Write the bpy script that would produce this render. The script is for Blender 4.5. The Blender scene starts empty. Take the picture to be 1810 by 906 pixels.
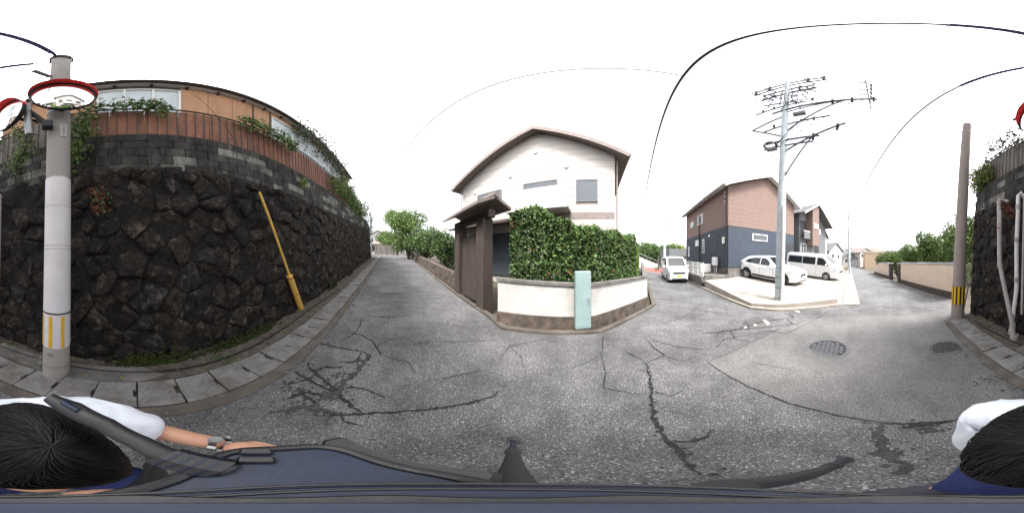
import bpy, bmesh, math, random
import numpy as np
from mathutils import Vector, Matrix, noise
from mathutils.geometry import delaunay_2d_cdt
random.seed(7)
R = math.radians
S = bpy.context.scene
C = S.collection

# ------------------------------------------------------------------ camera, sky, sun, exposure
CAMZ = 1.7
cam = bpy.data.cameras.new('camera')
cam.type = 'PANO'
try:
    cam.panorama_type = 'EQUIRECTANGULAR'
except Exception:
    cam.cycles.panorama_type = 'EQUIRECTANGULAR'
cam.clip_start = 0.02
cam.clip_end = 5000
co = bpy.data.objects.new('camera', cam)
C.objects.link(co)
co.location = (0, 0, CAMZ)
co.rotation_euler = (R(90), 0, 0)
S.camera = co

SUN_EL, SUN_AZ = 58, 205           # azimuth measured clockwise from +Y
W = bpy.data.worlds.new('World')
S.world = W
W.use_nodes = True
wn = W.node_tree
sky = wn.nodes.new('ShaderNodeTexSky')
sky.sky_type = 'NISHITA'
sky.sun_disc = False
sky.sun_elevation = R(SUN_EL)
sky.sun_rotation = R(SUN_AZ)
sky.air_density = 1.0
sky.dust_density = 4.0
hs = wn.nodes.new('ShaderNodeHueSaturation')      # thin bright overcast: the sky keeps only a trace of blue
hs.inputs['Saturation'].default_value = 0.12
wn.links.new(sky.outputs[0], hs.inputs['Color'])
wn.links.new(hs.outputs[0], wn.nodes['Background'].inputs[0])
wn.nodes['Background'].inputs[1].default_value = 0.15
sl = bpy.data.lights.new('sun', 'SUN')
sl.energy = 1.45
sl.angle = R(12)
sl.color = (1, .97, .92)
so = bpy.data.objects.new('sun', sl)
C.objects.link(so)
so.rotation_euler = (R(90 - SUN_EL), 0, R(180 - SUN_AZ))
S.view_settings.view_transform = 'Standard'
S.view_settings.look = 'None'
S.view_settings.gamma = 1
S.view_settings.use_curve_mapping = False
S.view_settings.exposure = 2.05
S.cycles.max_bounces = 6
S.cycles.use_denoising = True
S.cycles.transparent_max_bounces = 6

# ------------------------------------------------------------------ helpers
def az(x): return R((x - 905) * 360 / 1810)
def el(y): return R((453 - y) * 180 / 906)
U = Vector((math.sin(R(-42.5)), math.cos(R(-42.5)), 0))      # uphill along the lane
N = Vector((math.cos(R(-42.5)), -math.sin(R(-42.5)), 0))      # across the lane, away from the stone wall
SD = Vector((math.sin(R(45)), math.cos(R(45)), 0))            # along the side street
MD = Vector((math.sin(R(135)), math.cos(R(135)), 0))
LD = Vector((math.sin(R(118.5)), math.cos(R(118.5)), 0))      # down the lower road
def sp(v, k=1.2):
    v = v / k
    return k * (v if v > 30 else math.log1p(math.exp(v)))
def g(x, y):
    t = x * U.x + y * U.y
    z = 0.036 * t - 0.03 + 0.05 * sp(t - .2)
    z -= 0.075 * sp(t - 24, 2.0)
    z += 0.026 * sp(-t - 45, 3.0)
    return z
def nt(n, t, dz=0):
    p = N * n + U * t
    return Vector((p.x, p.y, g(p.x, p.y) + dz))
def gp(x, y, dz=0):
    a, e = az(x), el(y)
    lo, hi = .2, 120
    f = lambda d: CAMZ + d * math.tan(e) - g(d * math.sin(a), d * math.cos(a)) - dz
    for _ in range(50):
        m = (lo + hi) / 2
        if f(m) > 0: lo = m
        else: hi = m
    return Vector((lo * math.sin(a), lo * math.cos(a), g(lo * math.sin(a), lo * math.cos(a)) + dz))
def pol(x, d, z=None, y=None):
    a = az(x)
    if z is None: z = CAMZ + d * math.tan(el(y))
    return Vector((d * math.sin(a), d * math.cos(a), z))

class MB:
    def __init__(s): s.v = []; s.f = []; s.m = []
    def add(s, vs, fs, mi=0):
        o = len(s.v)
        s.v += [tuple(v) for v in vs]
        s.f += [tuple(i + o for i in f) for f in fs]
        s.m += [mi] * len(fs)
        return s
    def box(s, a, b, M=None, bev=0, mi=0):
        x0, y0, z0 = a; x1, y1, z1 = b
        if bev:
            e = bev
            vs = []
            for z, i in ((z0, e), (z0 + e, 0), (z1 - e, 0), (z1, e)):
                vs += [(x0 + i, y0 + e, z), (x0 + e, y0 + i, z), (x1 - e, y0 + i, z), (x1 - i, y0 + e, z), (x1 - i, y1 - e, z), (x1 - e, y1 - i, z), (x0 + e, y1 - i, z), (x0 + i, y1 - e, z)]
            fs = [tuple(range(7, -1, -1)), tuple(range(24, 32))]
            for r in range(3):
                for k in range(8):
                    fs.append((r * 8 + k, r * 8 + (k + 1) % 8, r * 8 + 8 + (k + 1) % 8, r * 8 + 8 + k))
        else:
            vs = [(x0, y0, z0), (x1, y0, z0), (x1, y1, z0), (x0, y1, z0), (x0, y0, z1), (x1, y0, z1), (x1, y1, z1), (x0, y1, z1)]
            fs = [(3, 2, 1, 0), (4, 5, 6, 7), (0, 1, 5, 4), (1, 2, 6, 5), (2, 3, 7, 6), (3, 0, 4, 7)]
        if M is not None: vs = [M @ Vector(v) for v in vs]
        return s.add(vs, fs, mi)
    def tube(s, path, rad, n=8, cap=True, mi=0, sq=None):
        path = [Vector(p) for p in path]
        L = len(path)
        rad = rad if isinstance(rad, (list, tuple)) else [rad] * L
        vs, fs = [], []
        up = Vector((0, 0, 1))
        prev = None
        for i, p in enumerate(path):
            d = (path[min(i + 1, L - 1)] - path[max(i - 1, 0)])
            if d.length < 1e-9: d = Vector((0, 0, 1))
            d.normalize()
            if prev is None:
                a = d.cross(up if abs(d.z) < .95 else Vector((1, 0, 0)))
            else:
                a = prev - d * prev.dot(d)
            a.normalize(); prev = a
            b = d.cross(a)
            for k in range(n):
                th = 2 * math.pi * k / n
                sx = 1 if sq is None else sq
                vs.append(p + (a * math.cos(th) + b * math.sin(th) * sx) * rad[i])
        for i in range(L - 1):
            for k in range(n):
                fs.append((i * n + k, i * n + (k + 1) % n, (i + 1) * n + (k + 1) % n, (i + 1) * n + k))
        if cap:
            fs.append(tuple(range(n - 1, -1, -1)))
            fs.append(tuple(range((L - 1) * n, L * n)))
        return s.add(vs, fs, mi)
    def lathe(s, prof, n=24, M=None, mi=0, arc=None):
        vs, fs = [], []
        for r, z in prof:
            for k in range(n):
                th = 2 * math.pi * k / n
                vs.append(Vector((r * math.cos(th), r * math.sin(th), z)))
        for i in range(len(prof) - 1):
            for k in range(n):
                fs.append((i * n + k, i * n + (k + 1) % n, (i + 1) * n + (k + 1) % n, (i + 1) * n + k))
        if M is not None: vs = [M @ v for v in vs]
        return s.add(vs, fs, mi)
    def prism(s, poly, d, M=None, mi=0):
        """poly: list of 3D points in a plane, extruded by vector d"""
        n = len(poly); d = Vector(d)
        vs = [Vector(p) for p in poly] + [Vector(p) + d for p in poly]
        fs = [tuple(range(n - 1, -1, -1)), tuple(range(n, 2 * n))]
        for k in range(n): fs.append((k, (k + 1) % n, n + (k + 1) % n, n + k))
        if M is not None: vs = [M @ v for v in vs]
        return s.add(vs, fs, mi)
    def build(s, name, mat, parent=None, smooth=False, fix=True, bev=0):
        me = bpy.data.meshes.new(name)
        me.from_pydata(s.v, [], s.f)
        mats = mat if isinstance(mat, (list, tuple)) else [mat]
        for m in mats: me.materials.append(m)
        if len(mats) > 1: me.polygons.foreach_set('material_index', s.m)
        if fix:
            bm = bmesh.new(); bm.from_mesh(me)
            bmesh.ops.recalc_face_normals(bm, faces=bm.faces)
            bm.to_mesh(me); bm.free()
        if smooth:
            me.polygons.foreach_set('use_smooth', [True] * len(me.polygons))
            if smooth != 'all':
                try: me.set_sharp_from_angle(angle=R(40))
                except Exception: pass
        o = bpy.data.objects.new(name, me)
        C.objects.link(o)
        if parent is not None: o.parent = parent
        if bev:
            md = o.modifiers.new('bevel', 'BEVEL'); md.width = bev; md.segments = 2; md.limit_method = 'ANGLE'
        return o
def tag(o, label=None, cat=None, group=None, kind=None):
    if label: o['label'] = label
    if cat: o['category'] = cat
    if group: o['group'] = group
    if kind: o['kind'] = kind
    return o
def thing(name, label, cat, loc=(0, 0, 0), rz=0, group=None):
    o = bpy.data.objects.new(name, None); C.objects.link(o)
    o.location = loc; o.rotation_euler = (0, 0, rz); o.empty_display_size = .1
    return tag(o, label, cat, group)
def inst(name, me, parent, M):
    o = bpy.data.objects.new(name, me); C.objects.link(o)
    o.parent = parent
    o.matrix_basis = M
    return o
def frameM(o, ex, ey, ez=None):
    ex = Vector(ex).normalized(); ey = Vector(ey).normalized()
    ez = ex.cross(ey).normalized() if ez is None else Vector(ez).normalized()
    M = Matrix((ex, ey, ez)).transposed().to_4x4()
    M.translation = Vector(o)
    return M
def rot2(d): return math.atan2(d.y, d.x)
def sheet(name, poly, mat, dz, sp_=.6, kind='structure', parent=None, hf=None, thick=0):
    """ground-hugging sheet over a plan polygon"""
    hf = hf or g
    pts = []
    for i, p in enumerate(poly):
        q = poly[(i + 1) % len(poly)]
        L = math.hypot(q[0] - p[0], q[1] - p[1]); n = max(1, int(L / (sp_ if L < 60 else L / 50)))
        for k in range(n): pts.append((p[0] + (q[0] - p[0]) * k / n, p[1] + (q[1] - p[1]) * k / n))
    nb = len(pts)
    A = np.array(pts)
    x0, y0 = A.min(0); x1, y1 = A.max(0)
    def inside(x, y):
        c = False; j = nb - 1
        for i in range(nb):
            xi, yi = pts[i]; xj, yj = pts[j]
            if (yi > y) != (yj > y) and x < (xj - xi) * (y - yi) / (yj - yi) + xi: c = not c
            j = i
        return c
    stp = max(sp_, math.sqrt((x1 - x0) * (y1 - y0) / 2500))
    for x in np.arange(x0 + stp / 2, x1, stp):
        for y in np.arange(y0 + stp / 2, y1, stp):
            if inside(x, y) and np.min(np.hypot(A[:, 0] - x, A[:, 1] - y)) > stp * .35: pts.append((x, y))
    r = delaunay_2d_cdt([Vector(p) for p in pts], [(i, (i + 1) % nb) for i in range(nb)], [list(range(nb))], 1, 1e-5)
    vs = [(v.x, v.y, hf(v.x, v.y) + dz) for v in r[0]]
    fs = []
    for f in r[2]:
        a, b, c = (Vector(vs[i]) for i in f[:3])
        fs.append(tuple(f) if (b - a).cross(c - a).z > 0 else tuple(reversed(f)))
    m = MB().add(vs, fs)
    if thick:
        vb = [(p[0], p[1], hf(p[0], p[1]) + dz) for p in pts[:nb]]
        vl = [(x, y, z - thick) for x, y, z in vb]
        m.add(vb + vl, [(k, (k + 1) % nb, nb + (k + 1) % nb, nb + k) for k in range(nb)])
    o = m.build(name, mat, parent, fix=bool(thick), smooth=not thick and 'all')
    if parent is None: tag(o, kind=kind)
    return o

# ------------------------------------------------------------------ materials
MATS = {}
def mat(name, col, rough=.8, var=.25, vs=3.0, bump=.2, bs=30.0, metal=0, spec=.3, col2=None, m2=.5, w2=.1, s2=2.0, island=0, trans=0, coat=0, streak=0, bd=.02):
    """col: linear base colour. Noise-varied, optionally with patches of a second colour (a stain with its own shape)."""
    m = bpy.data.materials.new(name); m.use_nodes = True
    nt_ = m.node_tree; nd = nt_.nodes; L = nt_.links
    b = nd['Principled BSDF']
    b.inputs['Roughness'].default_value = rough
    b.inputs['Metallic'].default_value = metal
    b.inputs['Specular IOR Level'].default_value = spec
    if coat: b.inputs['Coat Weight'].default_value = coat; b.inputs['Coat Roughness'].default_value = .05
    geo = nd.new('ShaderNodeNewGeometry')
    pos = geo.outputs['Position']
    if streak:
        mp = nd.new('ShaderNodeVectorMath'); mp.operation = 'MULTIPLY'; mp.inputs[1].default_value = (1, 1, streak)
        L.new(pos, mp.inputs[0]); pos = mp.outputs[0]
    no = nd.new('ShaderNodeTexNoise'); no.inputs['Scale'].default_value = vs; no.inputs['Detail'].default_value = 8; no.inputs['Roughness'].default_value = .65
    L.new(pos, no.inputs['Vector'])
    mr = nd.new('ShaderNodeMapRange'); mr.inputs[1].default_value = .3; mr.inputs[2].default_value = .7
    mr.inputs[3].default_value = 1 - var; mr.inputs[4].default_value = 1 + var
    L.new(no.outputs[0], mr.inputs[0])
    fac = mr.outputs[0]
    if island:
        mi = nd.new('ShaderNodeMapRange'); mi.inputs[3].default_value = 1 - island; mi.inputs[4].default_value = 1 + island
        L.new(geo.outputs['Random Per Island'], mi.inputs[0])
        mm = nd.new('ShaderNodeMath'); mm.operation = 'MULTIPLY'; L.new(fac, mm.inputs[0]); L.new(mi.outputs[0], mm.inputs[1]); fac = mm.outputs[0]
    base = None
    if col2 is not None:
        n2 = nd.new('ShaderNodeTexNoise'); n2.inputs['Scale'].default_value = s2; n2.inputs['Detail'].default_value = 10; n2.inputs['Roughness'].default_value = .7
        L.new(pos, n2.inputs['Vector'])
        r2 = nd.new('ShaderNodeMapRange'); r2.inputs[1].default_value = m2 - w2; r2.inputs[2].default_value = m2 + w2
        L.new(n2.outputs[0], r2.inputs[0])
        mx = nd.new('ShaderNodeMix'); mx.data_type = 'RGBA'
        mx.inputs[6].default_value = (*col, 1); mx.inputs[7].default_value = (*col2, 1)
        L.new(r2.outputs[0], mx.inputs[0]); base = mx.outputs[2]
    vm = nd.new('ShaderNodeVectorMath'); vm.operation = 'SCALE'
    if base is not None: L.new(base, vm.inputs[0])
    else: vm.inputs[0].default_value = col
    L.new(fac, vm.inputs['Scale'])
    L.new(vm.outputs[0], b.inputs['Base Color'])
    if bump:
        nb = nd.new('ShaderNodeTexNoise'); nb.inputs['Scale'].default_value = bs; nb.inputs['Detail'].default_value = 6
        L.new(geo.outputs['Position'], nb.inputs['Vector'])
        bp = nd.new('ShaderNodeBump'); bp.inputs['Strength'].default_value = bump; bp.inputs['Distance'].default_value = bd
        L.new(nb.outputs[0], bp.inputs['Height']); L.new(bp.outputs[0], b.inputs['Normal'])
    MATS[name] = m
    return m
def asphalt(name, base, fleck, fr, scale, tint=(1, 1, 1), damp=.35):
    m = bpy.data.materials.new(name); m.use_nodes = True
    t = m.node_tree; nd = t.nodes; L = t.links
    b = nd['Principled BSDF']; b.inputs['Roughness'].default_value = .82; b.inputs['Specular IOR Level'].default_value = .25
    geo = nd.new('ShaderNodeNewGeometry')
    flat = nd.new('ShaderNodeVectorMath'); flat.operation = 'MULTIPLY'; flat.inputs[1].default_value = (1, 1, 0)
    L.new(geo.outputs['Position'], flat.inputs[0])
    vo = nd.new('ShaderNodeTexVoronoi'); vo.inputs['Scale'].default_value = scale; vo.voronoi_dimensions = '2D'
    L.new(flat.outputs[0], vo.inputs['Vector'])
    sep = nd.new('ShaderNodeSeparateColor'); L.new(vo.outputs['Color'], sep.inputs[0])
    cr = nd.new('ShaderNodeValToRGB')
    e = cr.color_ramp.elements
    e[0].position = 0; e[0].color = (base * .6,) * 3 + (1,)
    e[1].position = 1; e[1].color = (fleck,) * 3 + (1,)
    k = e.new(.35); k.color = (base * .85,) * 3 + (1,)
    k = e.new(.8 - fr); k.color = (base * 1.25,) * 3 + (1,)
    k = e.new(1 - fr * .6); k.color = (base * 1.9,) * 3 + (1,)
    L.new(sep.outputs[0], cr.inputs[0])
    # second, coarser stones
    vo2 = nd.new('ShaderNodeTexVoronoi'); vo2.inputs['Scale'].default_value = scale * .42; vo2.voronoi_dimensions = '2D'
    L.new(flat.outputs[0], vo2.inputs['Vector'])
    s2 = nd.new('ShaderNodeSeparateColor'); L.new(vo2.outputs['Color'], s2.inputs[0])
    th = nd.new('ShaderNodeMath'); th.operation = 'GREATER_THAN'; th.inputs[1].default_value = 1 - fr * .35; L.new(s2.outputs[1], th.inputs[0])
    near = nd.new('ShaderNodeMath'); near.operation = 'LESS_THAN'; near.inputs[1].default_value = .38; L.new(vo2.outputs['Distance'], near.inputs[0])
    mu = nd.new('ShaderNodeMath'); mu.operation = 'MULTIPLY'; L.new(th.outputs[0], mu.inputs[0]); L.new(near.outputs[0], mu.inputs[1])
    mx = nd.new('ShaderNodeMix'); mx.data_type = 'RGBA'; L.new(mu.outputs[0], mx.inputs[0]); L.new(cr.outputs[0], mx.inputs[6]); mx.inputs[7].default_value = (fleck, fleck * .97, fleck * .9, 1)
    # broad wear
    no = nd.new('ShaderNodeTexNoise'); no.inputs['Scale'].default_value = .7; no.inputs['Detail'].default_value = 7; no.inputs['Roughness'].default_value = .6
    L.new(geo.outputs['Position'], no.inputs['Vector'])
    mr = nd.new('ShaderNodeMapRange'); mr.inputs[1].default_value = .32; mr.inputs[2].default_value = .68; mr.inputs[3].default_value = 1 - damp; mr.inputs[4].default_value = 1 + damp * .8
    L.new(no.outputs[0], mr.inputs[0])
    vm = nd.new('ShaderNodeVectorMath'); vm.operation = 'SCALE'; L.new(mx.outputs[2], vm.inputs[0]); L.new(mr.outputs[0], vm.inputs['Scale'])
    n3 = nd.new('ShaderNodeTexNoise'); n3.inputs['Scale'].default_value = 2.6; n3.inputs['Detail'].default_value = 9; n3.inputs['Roughness'].default_value = .72
    L.new(geo.outputs['Position'], n3.inputs['Vector'])
    r3 = nd.new('ShaderNodeMapRange'); r3.inputs[1].default_value = .42; r3.inputs[2].default_value = .56; r3.inputs[3].default_value = 1 - damp * .6; r3.inputs[4].default_value = 1.03
    L.new(n3.outputs[0], r3.inputs[0])
    vs3 = nd.new('ShaderNodeVectorMath'); vs3.operation = 'SCALE'; L.new(vm.outputs[0], vs3.inputs[0]); L.new(r3.outputs[0], vs3.inputs['Scale'])
    v2 = nd.new('ShaderNodeVectorMath'); v2.operation = 'MULTIPLY'; v2.inputs[1].default_value = tint; L.new(vs3.outputs[0], v2.inputs[0])
    L.new(v2.outputs[0], b.inputs['Base Color'])
    bp = nd.new('ShaderNodeBump'); bp.inputs['Strength'].default_value = .5; bp.inputs['Distance'].default_value = .006
    L.new(vo.outputs['Distance'], bp.inputs['Height']); L.new(bp.outputs[0], b.inputs['Normal'])
    return m
def glass(name, col=(.02, .025, .03), rough=.04):
    m = bpy.data.materials.new(name); m.use_nodes = True
    b = m.node_tree.nodes['Principled BSDF']
    b.inputs['Base Color'].default_value = (*col, 1); b.inputs['Roughness'].default_value = rough; b.inputs['Specular IOR Level'].default_value = .7
    return m

M_road = asphalt('old_asphalt', .107, .34, .075, 150, (1.005, .98, 1.0), .36)
M_patch = asphalt('patch_asphalt', .124, .28, .05, 190, (1.02, .985, .975), .22)
M_lane = asphalt('side_asphalt', .115, .32, .06, 160, (1, .99, 1.01), .28)
M_crack = mat('crack_grit', (.026, .025, .026), .95, .5, 20, .4, 60)
M_tar = mat('dark_asphalt_wear', (.050, .049, .051), .9, .45, 18, .5, 80)
M_soil = mat('soil', (.09, .075, .06), .95, .4, 3, .6, 25, col2=(.05, .07, .03), m2=.58, w2=.06, s2=.8)
M_conc = mat('concrete_weathered', (.16, .15, .14), .9, .3, 4, .4, 60, col2=(.09, .085, .08), m2=.52, w2=.1, s2=2.5)
M_slab = mat('gutter_slab', (.21, .205, .2), .9, .35, 50, .5, 120, col2=(.115, .105, .095), m2=.52, w2=.12, s2=3)
M_dirt = mat('gutter_dirt', (.085, .072, .06), .95, .5, 9, .7, 40, col2=(.03, .05, .012), m2=.6, w2=.06, s2=2.2)
M_kerbL = mat('kerb_old', (.12, .105, .09), .9, .4, 8, .4, 60, col2=(.06, .05, .042), m2=.52, w2=.1, s2=4)
M_paleconc = mat('pale_concrete', (.33, .30, .265), .85, .15, 2, .2, 60, col2=(.25, .22, .19), m2=.6, w2=.12, s2=1.3)
M_kerbR = mat('pale_kerb', (.32, .275, .235), .85, .2, 4, .2, 60, col2=(.2, .17, .14), m2=.6, w2=.1, s2=2.5)
M_stone = [mat('wall_stone_%s' % n, c, .9, .8, 13, 1.0, 26, col2=c2, m2=m, w2=.07, s2=6, bd=.07) for n, c, c2, m in (
    ('black', (.021, .0175, .0155), (.075, .062, .052), .58), ('brown', (.027, .0215, .018), (.11, .088, .07), .58),
    ('grey', (.022, .0195, .018), (.105, .098, .09), .58), ('dark', (.015, .013, .012), (.055, .046, .04), .59))]
M_mortar = mat('wall_mortar', (.016, .0145, .0135), .95, .8, 14, 1, 40, bd=.05)
M_moss = mat('moss', (.030, .042, .008), .95, .45, 25, .8, 90, island=.4)
M_block = [mat('block_%s' % n, c, .9, .45, 6, .4, 60, col2=c2, m2=m, w2=.09, s2=3.2, streak=.35) for n, c, c2, m in (
    ('dark', (.055, .053, .049), (.020, .019, .018), .5), ('mid', (.085, .083, .077), (.024, .023, .021), .5),
    ('light', (.20, .198, .185), (.04, .038, .035), .53))]
M_terra = mat('terracotta_board', (.31, .14, .088), .75, .3, 6, .25, 40, col2=(.16, .085, .062), m2=.55, w2=.14, s2=5, streak=.2)
M_greywood = mat('grey_board', (.19, .17, .155), .85, .3, 7, .3, 40, col2=(.10, .09, .08), m2=.55, w2=.12, s2=5, streak=.15)
M_bar = mat('fence_bar', (.065, .052, .046), .7, .35, 10, .2, 60)
M_ply = mat('orange_plywood', (.45, .255, .145), .7, .15, 5, .12, 40, col2=(.37, .20, .11), m2=.56, w2=.15, s2=3, streak=.15)
M_plyD = mat('orange_batten', (.33, .13, .06), .7, .2, 5, .1, 40, streak=.15)
M_white = mat('white_paint', (.72, .72, .71), .45, .06, 3, .03, 40)
M_whitewall = mat('white_render', (.47, .455, .44), .85, .08, 3, .1, 80, col2=(.36, .34, .31), m2=.58, w2=.08, s2=1.2)
M_dark = mat('dark_metal', (.03, .03, .032), .5, .2, 10, .05, 60)
M_black = mat('black_rubber', (.014, .014, .015), .7, .2, 20, .1, 80)
M_steel = mat('galvanised', (.33, .34, .35), .45, .15, 12, .05, 60, metal=.6)
M_polec = mat('pole_concrete', (.36, .335, .315), .85, .2, 5, .2, 70, col2=(.26, .235, .215), m2=.58, w2=.12, s2=2.5, streak=.3)
M_polebrown = mat('pole_concrete_brown', (.31, .262, .24), .85, .2, 6, .2, 70, col2=(.22, .18, .165), m2=.56, w2=.12, s2=3, streak=.3)
M_polepale = mat('pole_pale_blue_grey', (.40, .44, .46), .7, .15, 5, .1, 70)
M_sleeve = mat('white_pole_sleeve', (.66, .635, .66), .5, .06, 3, .06, 50, col2=(.57, .54, .56), m2=.62, w2=.1, s2=2)
M_yellow = mat('yellow_paint', (.72, .42, .02), .6, .12, 8, .05, 50, col2=(.55, .3, .02), m2=.62, w2=.08, s2=8)
M_ygb = mat('yellow_guard', (.70, .42, .10), .55, .12, 6, .05, 50, col2=(.5, .26, .06), m2=.64, w2=.06, s2=9)
M_red = mat('mirror_orange_red', (.72, .03, .03), .4, .08, 5, .02, 50)
M_cable = mat('black_cable', (.02, .018, .03), .6, .2, 20, .05, 60)
M_csleeve = mat('violet_cable_sleeve', (.085, .07, .19), .5, .15, 10, .03, 50)
M_navy = mat('navy_siding', (.048, .058, .076), .7, .12, 4, .35, 70, spec=.2)
M_brownsid = mat('brown_siding', (.195, .136, .118), .75, .12, 5, .4, 70, spec=.2)
M_greysid = mat('grey_siding', (.145, .15, .155), .75, .12, 5, .3, 70, spec=.2)
M_rooflt = mat('roof_edge_pale', (.55, .53, .52), .6, .06, 4, .03, 50)
M_roof = mat('roof_slate', (.12, .115, .12), .75, .2, 6, .3, 50)
M_roofbr = mat('roof_brown_grey', (.21, .175, .16), .75, .2, 6, .3, 50)
M_cream = mat('cream_wall', (.37, .345, .325), .85, .06, 3, .1, 60)
M_tan = mat('tan_stucco', (.66, .54, .44), .9, .07, 4, .25, 140, col2=(.60, .485, .39), m2=.6, w2=.15, s2=1.3)
M_tanbase = mat('tan_wall_footing', (.09, .075, .066), .9, .3, 5, .3, 60)
M_tile = mat('grey_coping_tile', (.30, .31, .33), .55, .2, 8, .1, 60)
M_wood = mat('dark_timber', (.065, .050, .043), .75, .3, 6, .2, 40, streak=.15)
M_brownstone = mat('brown_retaining', (.12, .092, .075), .9, .35, 6, .5, 40, col2=(.06, .05, .042), m2=.52, w2=.1, s2=4)
M_teal = mat('pale_teal_metal', (.24, .32, .315), .5, .08, 4, .03, 40)
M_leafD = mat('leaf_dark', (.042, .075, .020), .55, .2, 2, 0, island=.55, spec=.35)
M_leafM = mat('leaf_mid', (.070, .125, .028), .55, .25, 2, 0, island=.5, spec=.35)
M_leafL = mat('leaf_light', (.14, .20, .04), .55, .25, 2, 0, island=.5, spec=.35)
M_leafY = mat('leaf_yellow', (.20, .19, .035), .6, .25, 2, 0, island=.45, spec=.3)
M_leafP = mat('leaf_purplish', (.085, .085, .075), .6, .25, 2, 0, island=.5, spec=.3)
M_leafR = mat('leaf_dry_red', (.16, .055, .03), .7, .25, 2, 0, island=.5, spec=.2)
M_bark = mat('bark', (.075, .058, .045), .9, .35, 12, .5, 40)
M_glass = glass('window_glass', (.05, .06, .07))
M_carglass = glass('car_glass', (.012, .015, .018))
M_palewin = mat('frosted_pane', (.50, .56, .58), .2, .12, 3, .02, 20, spec=.6)
M_carwhite = mat('white_car_paint', (.74, .75, .77), .28, .02, 2, 0, coat=.6)
M_rim = mat('alloy_rim', (.42, .42, .43), .35, .05, 5, 0, metal=.7)
M_iron = mat('cast_iron', (.088, .09, .097), .6, .3, 20, .3, 80)
M_ironr = mat('cast_iron_rust', (.030, .027, .027), .7, .3, 16, .3, 80)
M_pvc = mat('grey_pvc', (.36, .325, .32), .5, .12, 4, .04, 40, col2=(.25, .215, .2), m2=.6, w2=.12, s2=3)
M_pvcw = mat('pale_pvc', (.62, .60, .62), .45, .08, 4, .03, 40)
M_rust = mat('rust', (.22, .085, .04), .9, .4, 12, .4, 60)
def mirror_mat():
    m = bpy.data.materials.new('mirror_glass'); m.use_nodes = True
    b = m.node_tree.nodes['Principled BSDF']
    b.inputs['Base Color'].default_value = (.9, .92, .92, 1); b.inputs['Metallic'].default_value = 1; b.inputs['Roughness'].default_value = .015
    return m
M_mirror = mirror_mat()

# ------------------------------------------------------------------ ground and roads
def v2(p): return (p.x, p.y)
def make_ground():
    vs, fs = [], []
    rad = [0, 1, 2, 3, 4.5, 6, 8, 10, 13, 16, 20, 25, 30, 38, 48, 60, 80, 110, 150, 220, 350, 600, 1500]
    n = 72
    vs.append((0, 0, g(0, 0) - .12))
    for r in rad[1:]:
        for k in range(n):
            a = 2 * math.pi * k / n
            x, y = r * math.sin(a), r * math.cos(a)
            t = x * U.x + y * U.y
            z = g(x, y) if r < 200 else g(x * 200 / r, y * 200 / r)
            vs.append((x, y, z - .12 - (.15 if r > 30 else 0)))
    for k in range(n): fs.append((0, 1 + (k + 1) % n, 1 + k))
    for i in range(len(rad) - 2):
        for k in range(n):
            a, b = 1 + i * n, 1 + (i + 1) * n
            fs.append((a + k, a + (k + 1) % n, b + (k + 1) % n, b + k))
    tag(MB().add(vs, fs).build('ground', M_soil, smooth='all'), kind='structure')
make_ground()
T0 = Vector((3.05, -6.9, 0)); TD = Vector((math.sin(R(116.5)), math.cos(R(116.5)), 0))
K0 = Vector((5.6, -2.7, 0))
SR = Vector((5.5, .62, 0)); SLc = Vector((4.25, 3.5, 0))
tw = lambda k: T0 + TD * k
rpoly = [v2(N * -1.1 + U * 24), v2(N * -1.1 + U * -4.4), (1.7, -4.75), (2.75, -5.95), v2(tw(0) + Vector((.12, .22, 0))), v2(tw(70) + Vector((.12, .25, 0))),
         v2(K0 + LD * 72), v2(K0), (5.32, -.25), v2(SR), v2(SR + SD * 40), v2(SLc + SD * 40), v2(SLc), (1.68, 2.74), (-.2, 3.15), v2(N * 2.1 + U * 3.2), v2(N * 2.15 + U * 24)]
road = sheet('road', rpoly, M_road, 0, .55)
# newer patch of asphalt on the corner
pp = [gp(x, y) for x, y in [(1250, 640), (1330, 604), (1380, 580), (1440, 561), (1520, 556), (1610, 556), (1655, 549), (1690, 572), (1735, 620), (1775, 668), (1790, 705), (1700, 742), (1640, 748), (1560, 747), (1500, 738), (1430, 722), (1350, 694), (1295, 668)]]
patch = sheet('asphalt_patch', [v2(p) for p in pp], M_patch, .005, .35, parent=road)
patch['label'] = 'smoother brownish patch of newer asphalt'
# darker worn band down the middle of the side street
sl_ = sheet('side_street_surface', [v2(SLc + MD * .45 + SD * .9), v2(SR - MD * .3 + SD * .4), v2(SR - MD * .3 + SD * 39), v2(SLc + MD * .45 + SD * 39)], M_lane, .006, .6, parent=road)
lr_ = sheet('lower_road_surface', [v2(tw(.2) + Vector((.4, .9, 0))), v2(tw(60) + Vector((.4, .9, 0))), v2(K0 + LD * 61 - Vector((.2, .5, 0))), v2(K0 + LD * .6 - Vector((.2, .5, 0)))], M_lane, .006, .6, parent=road)

def ribbon(pts, w, dz, rnd, jag=.9, step=.022):
    P = []
    for i in range(len(pts) - 1):
        a, b = pts[i], pts[i + 1]
        L = (b - a).length; n = max(1, int(L / step))
        for k in range(n): P.append(a.lerp(b, k / n))
    P.append(pts[-1])
    vs, fs = [], []
    L = len(P); off = 0
    for i, p in enumerate(P):
        d = (P[min(i + 1, L - 1)] - P[max(i - 1, 0)]); d.z = 0
        if d.length < 1e-6: d = Vector((1, 0, 0))
        d.normalize(); s = Vector((-d.y, d.x, 0))
        off = .86 * off + rnd.gauss(0, w * .42)
        ww = w * (.55 + rnd.random() * .9) * min(1, .25 + 4 * min(i, L - 1 - i) / L)
        for sg in (-1, 1):
            q = p + s * (off + sg * ww * (.5 + jag * rnd.random()))
            vs.append((q.x, q.y, g(q.x, q.y) + dz))
    for i in range(L - 1): fs.append((2 * i, 2 * i + 1, 2 * i + 3, 2 * i + 2))
    return vs, fs
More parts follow.
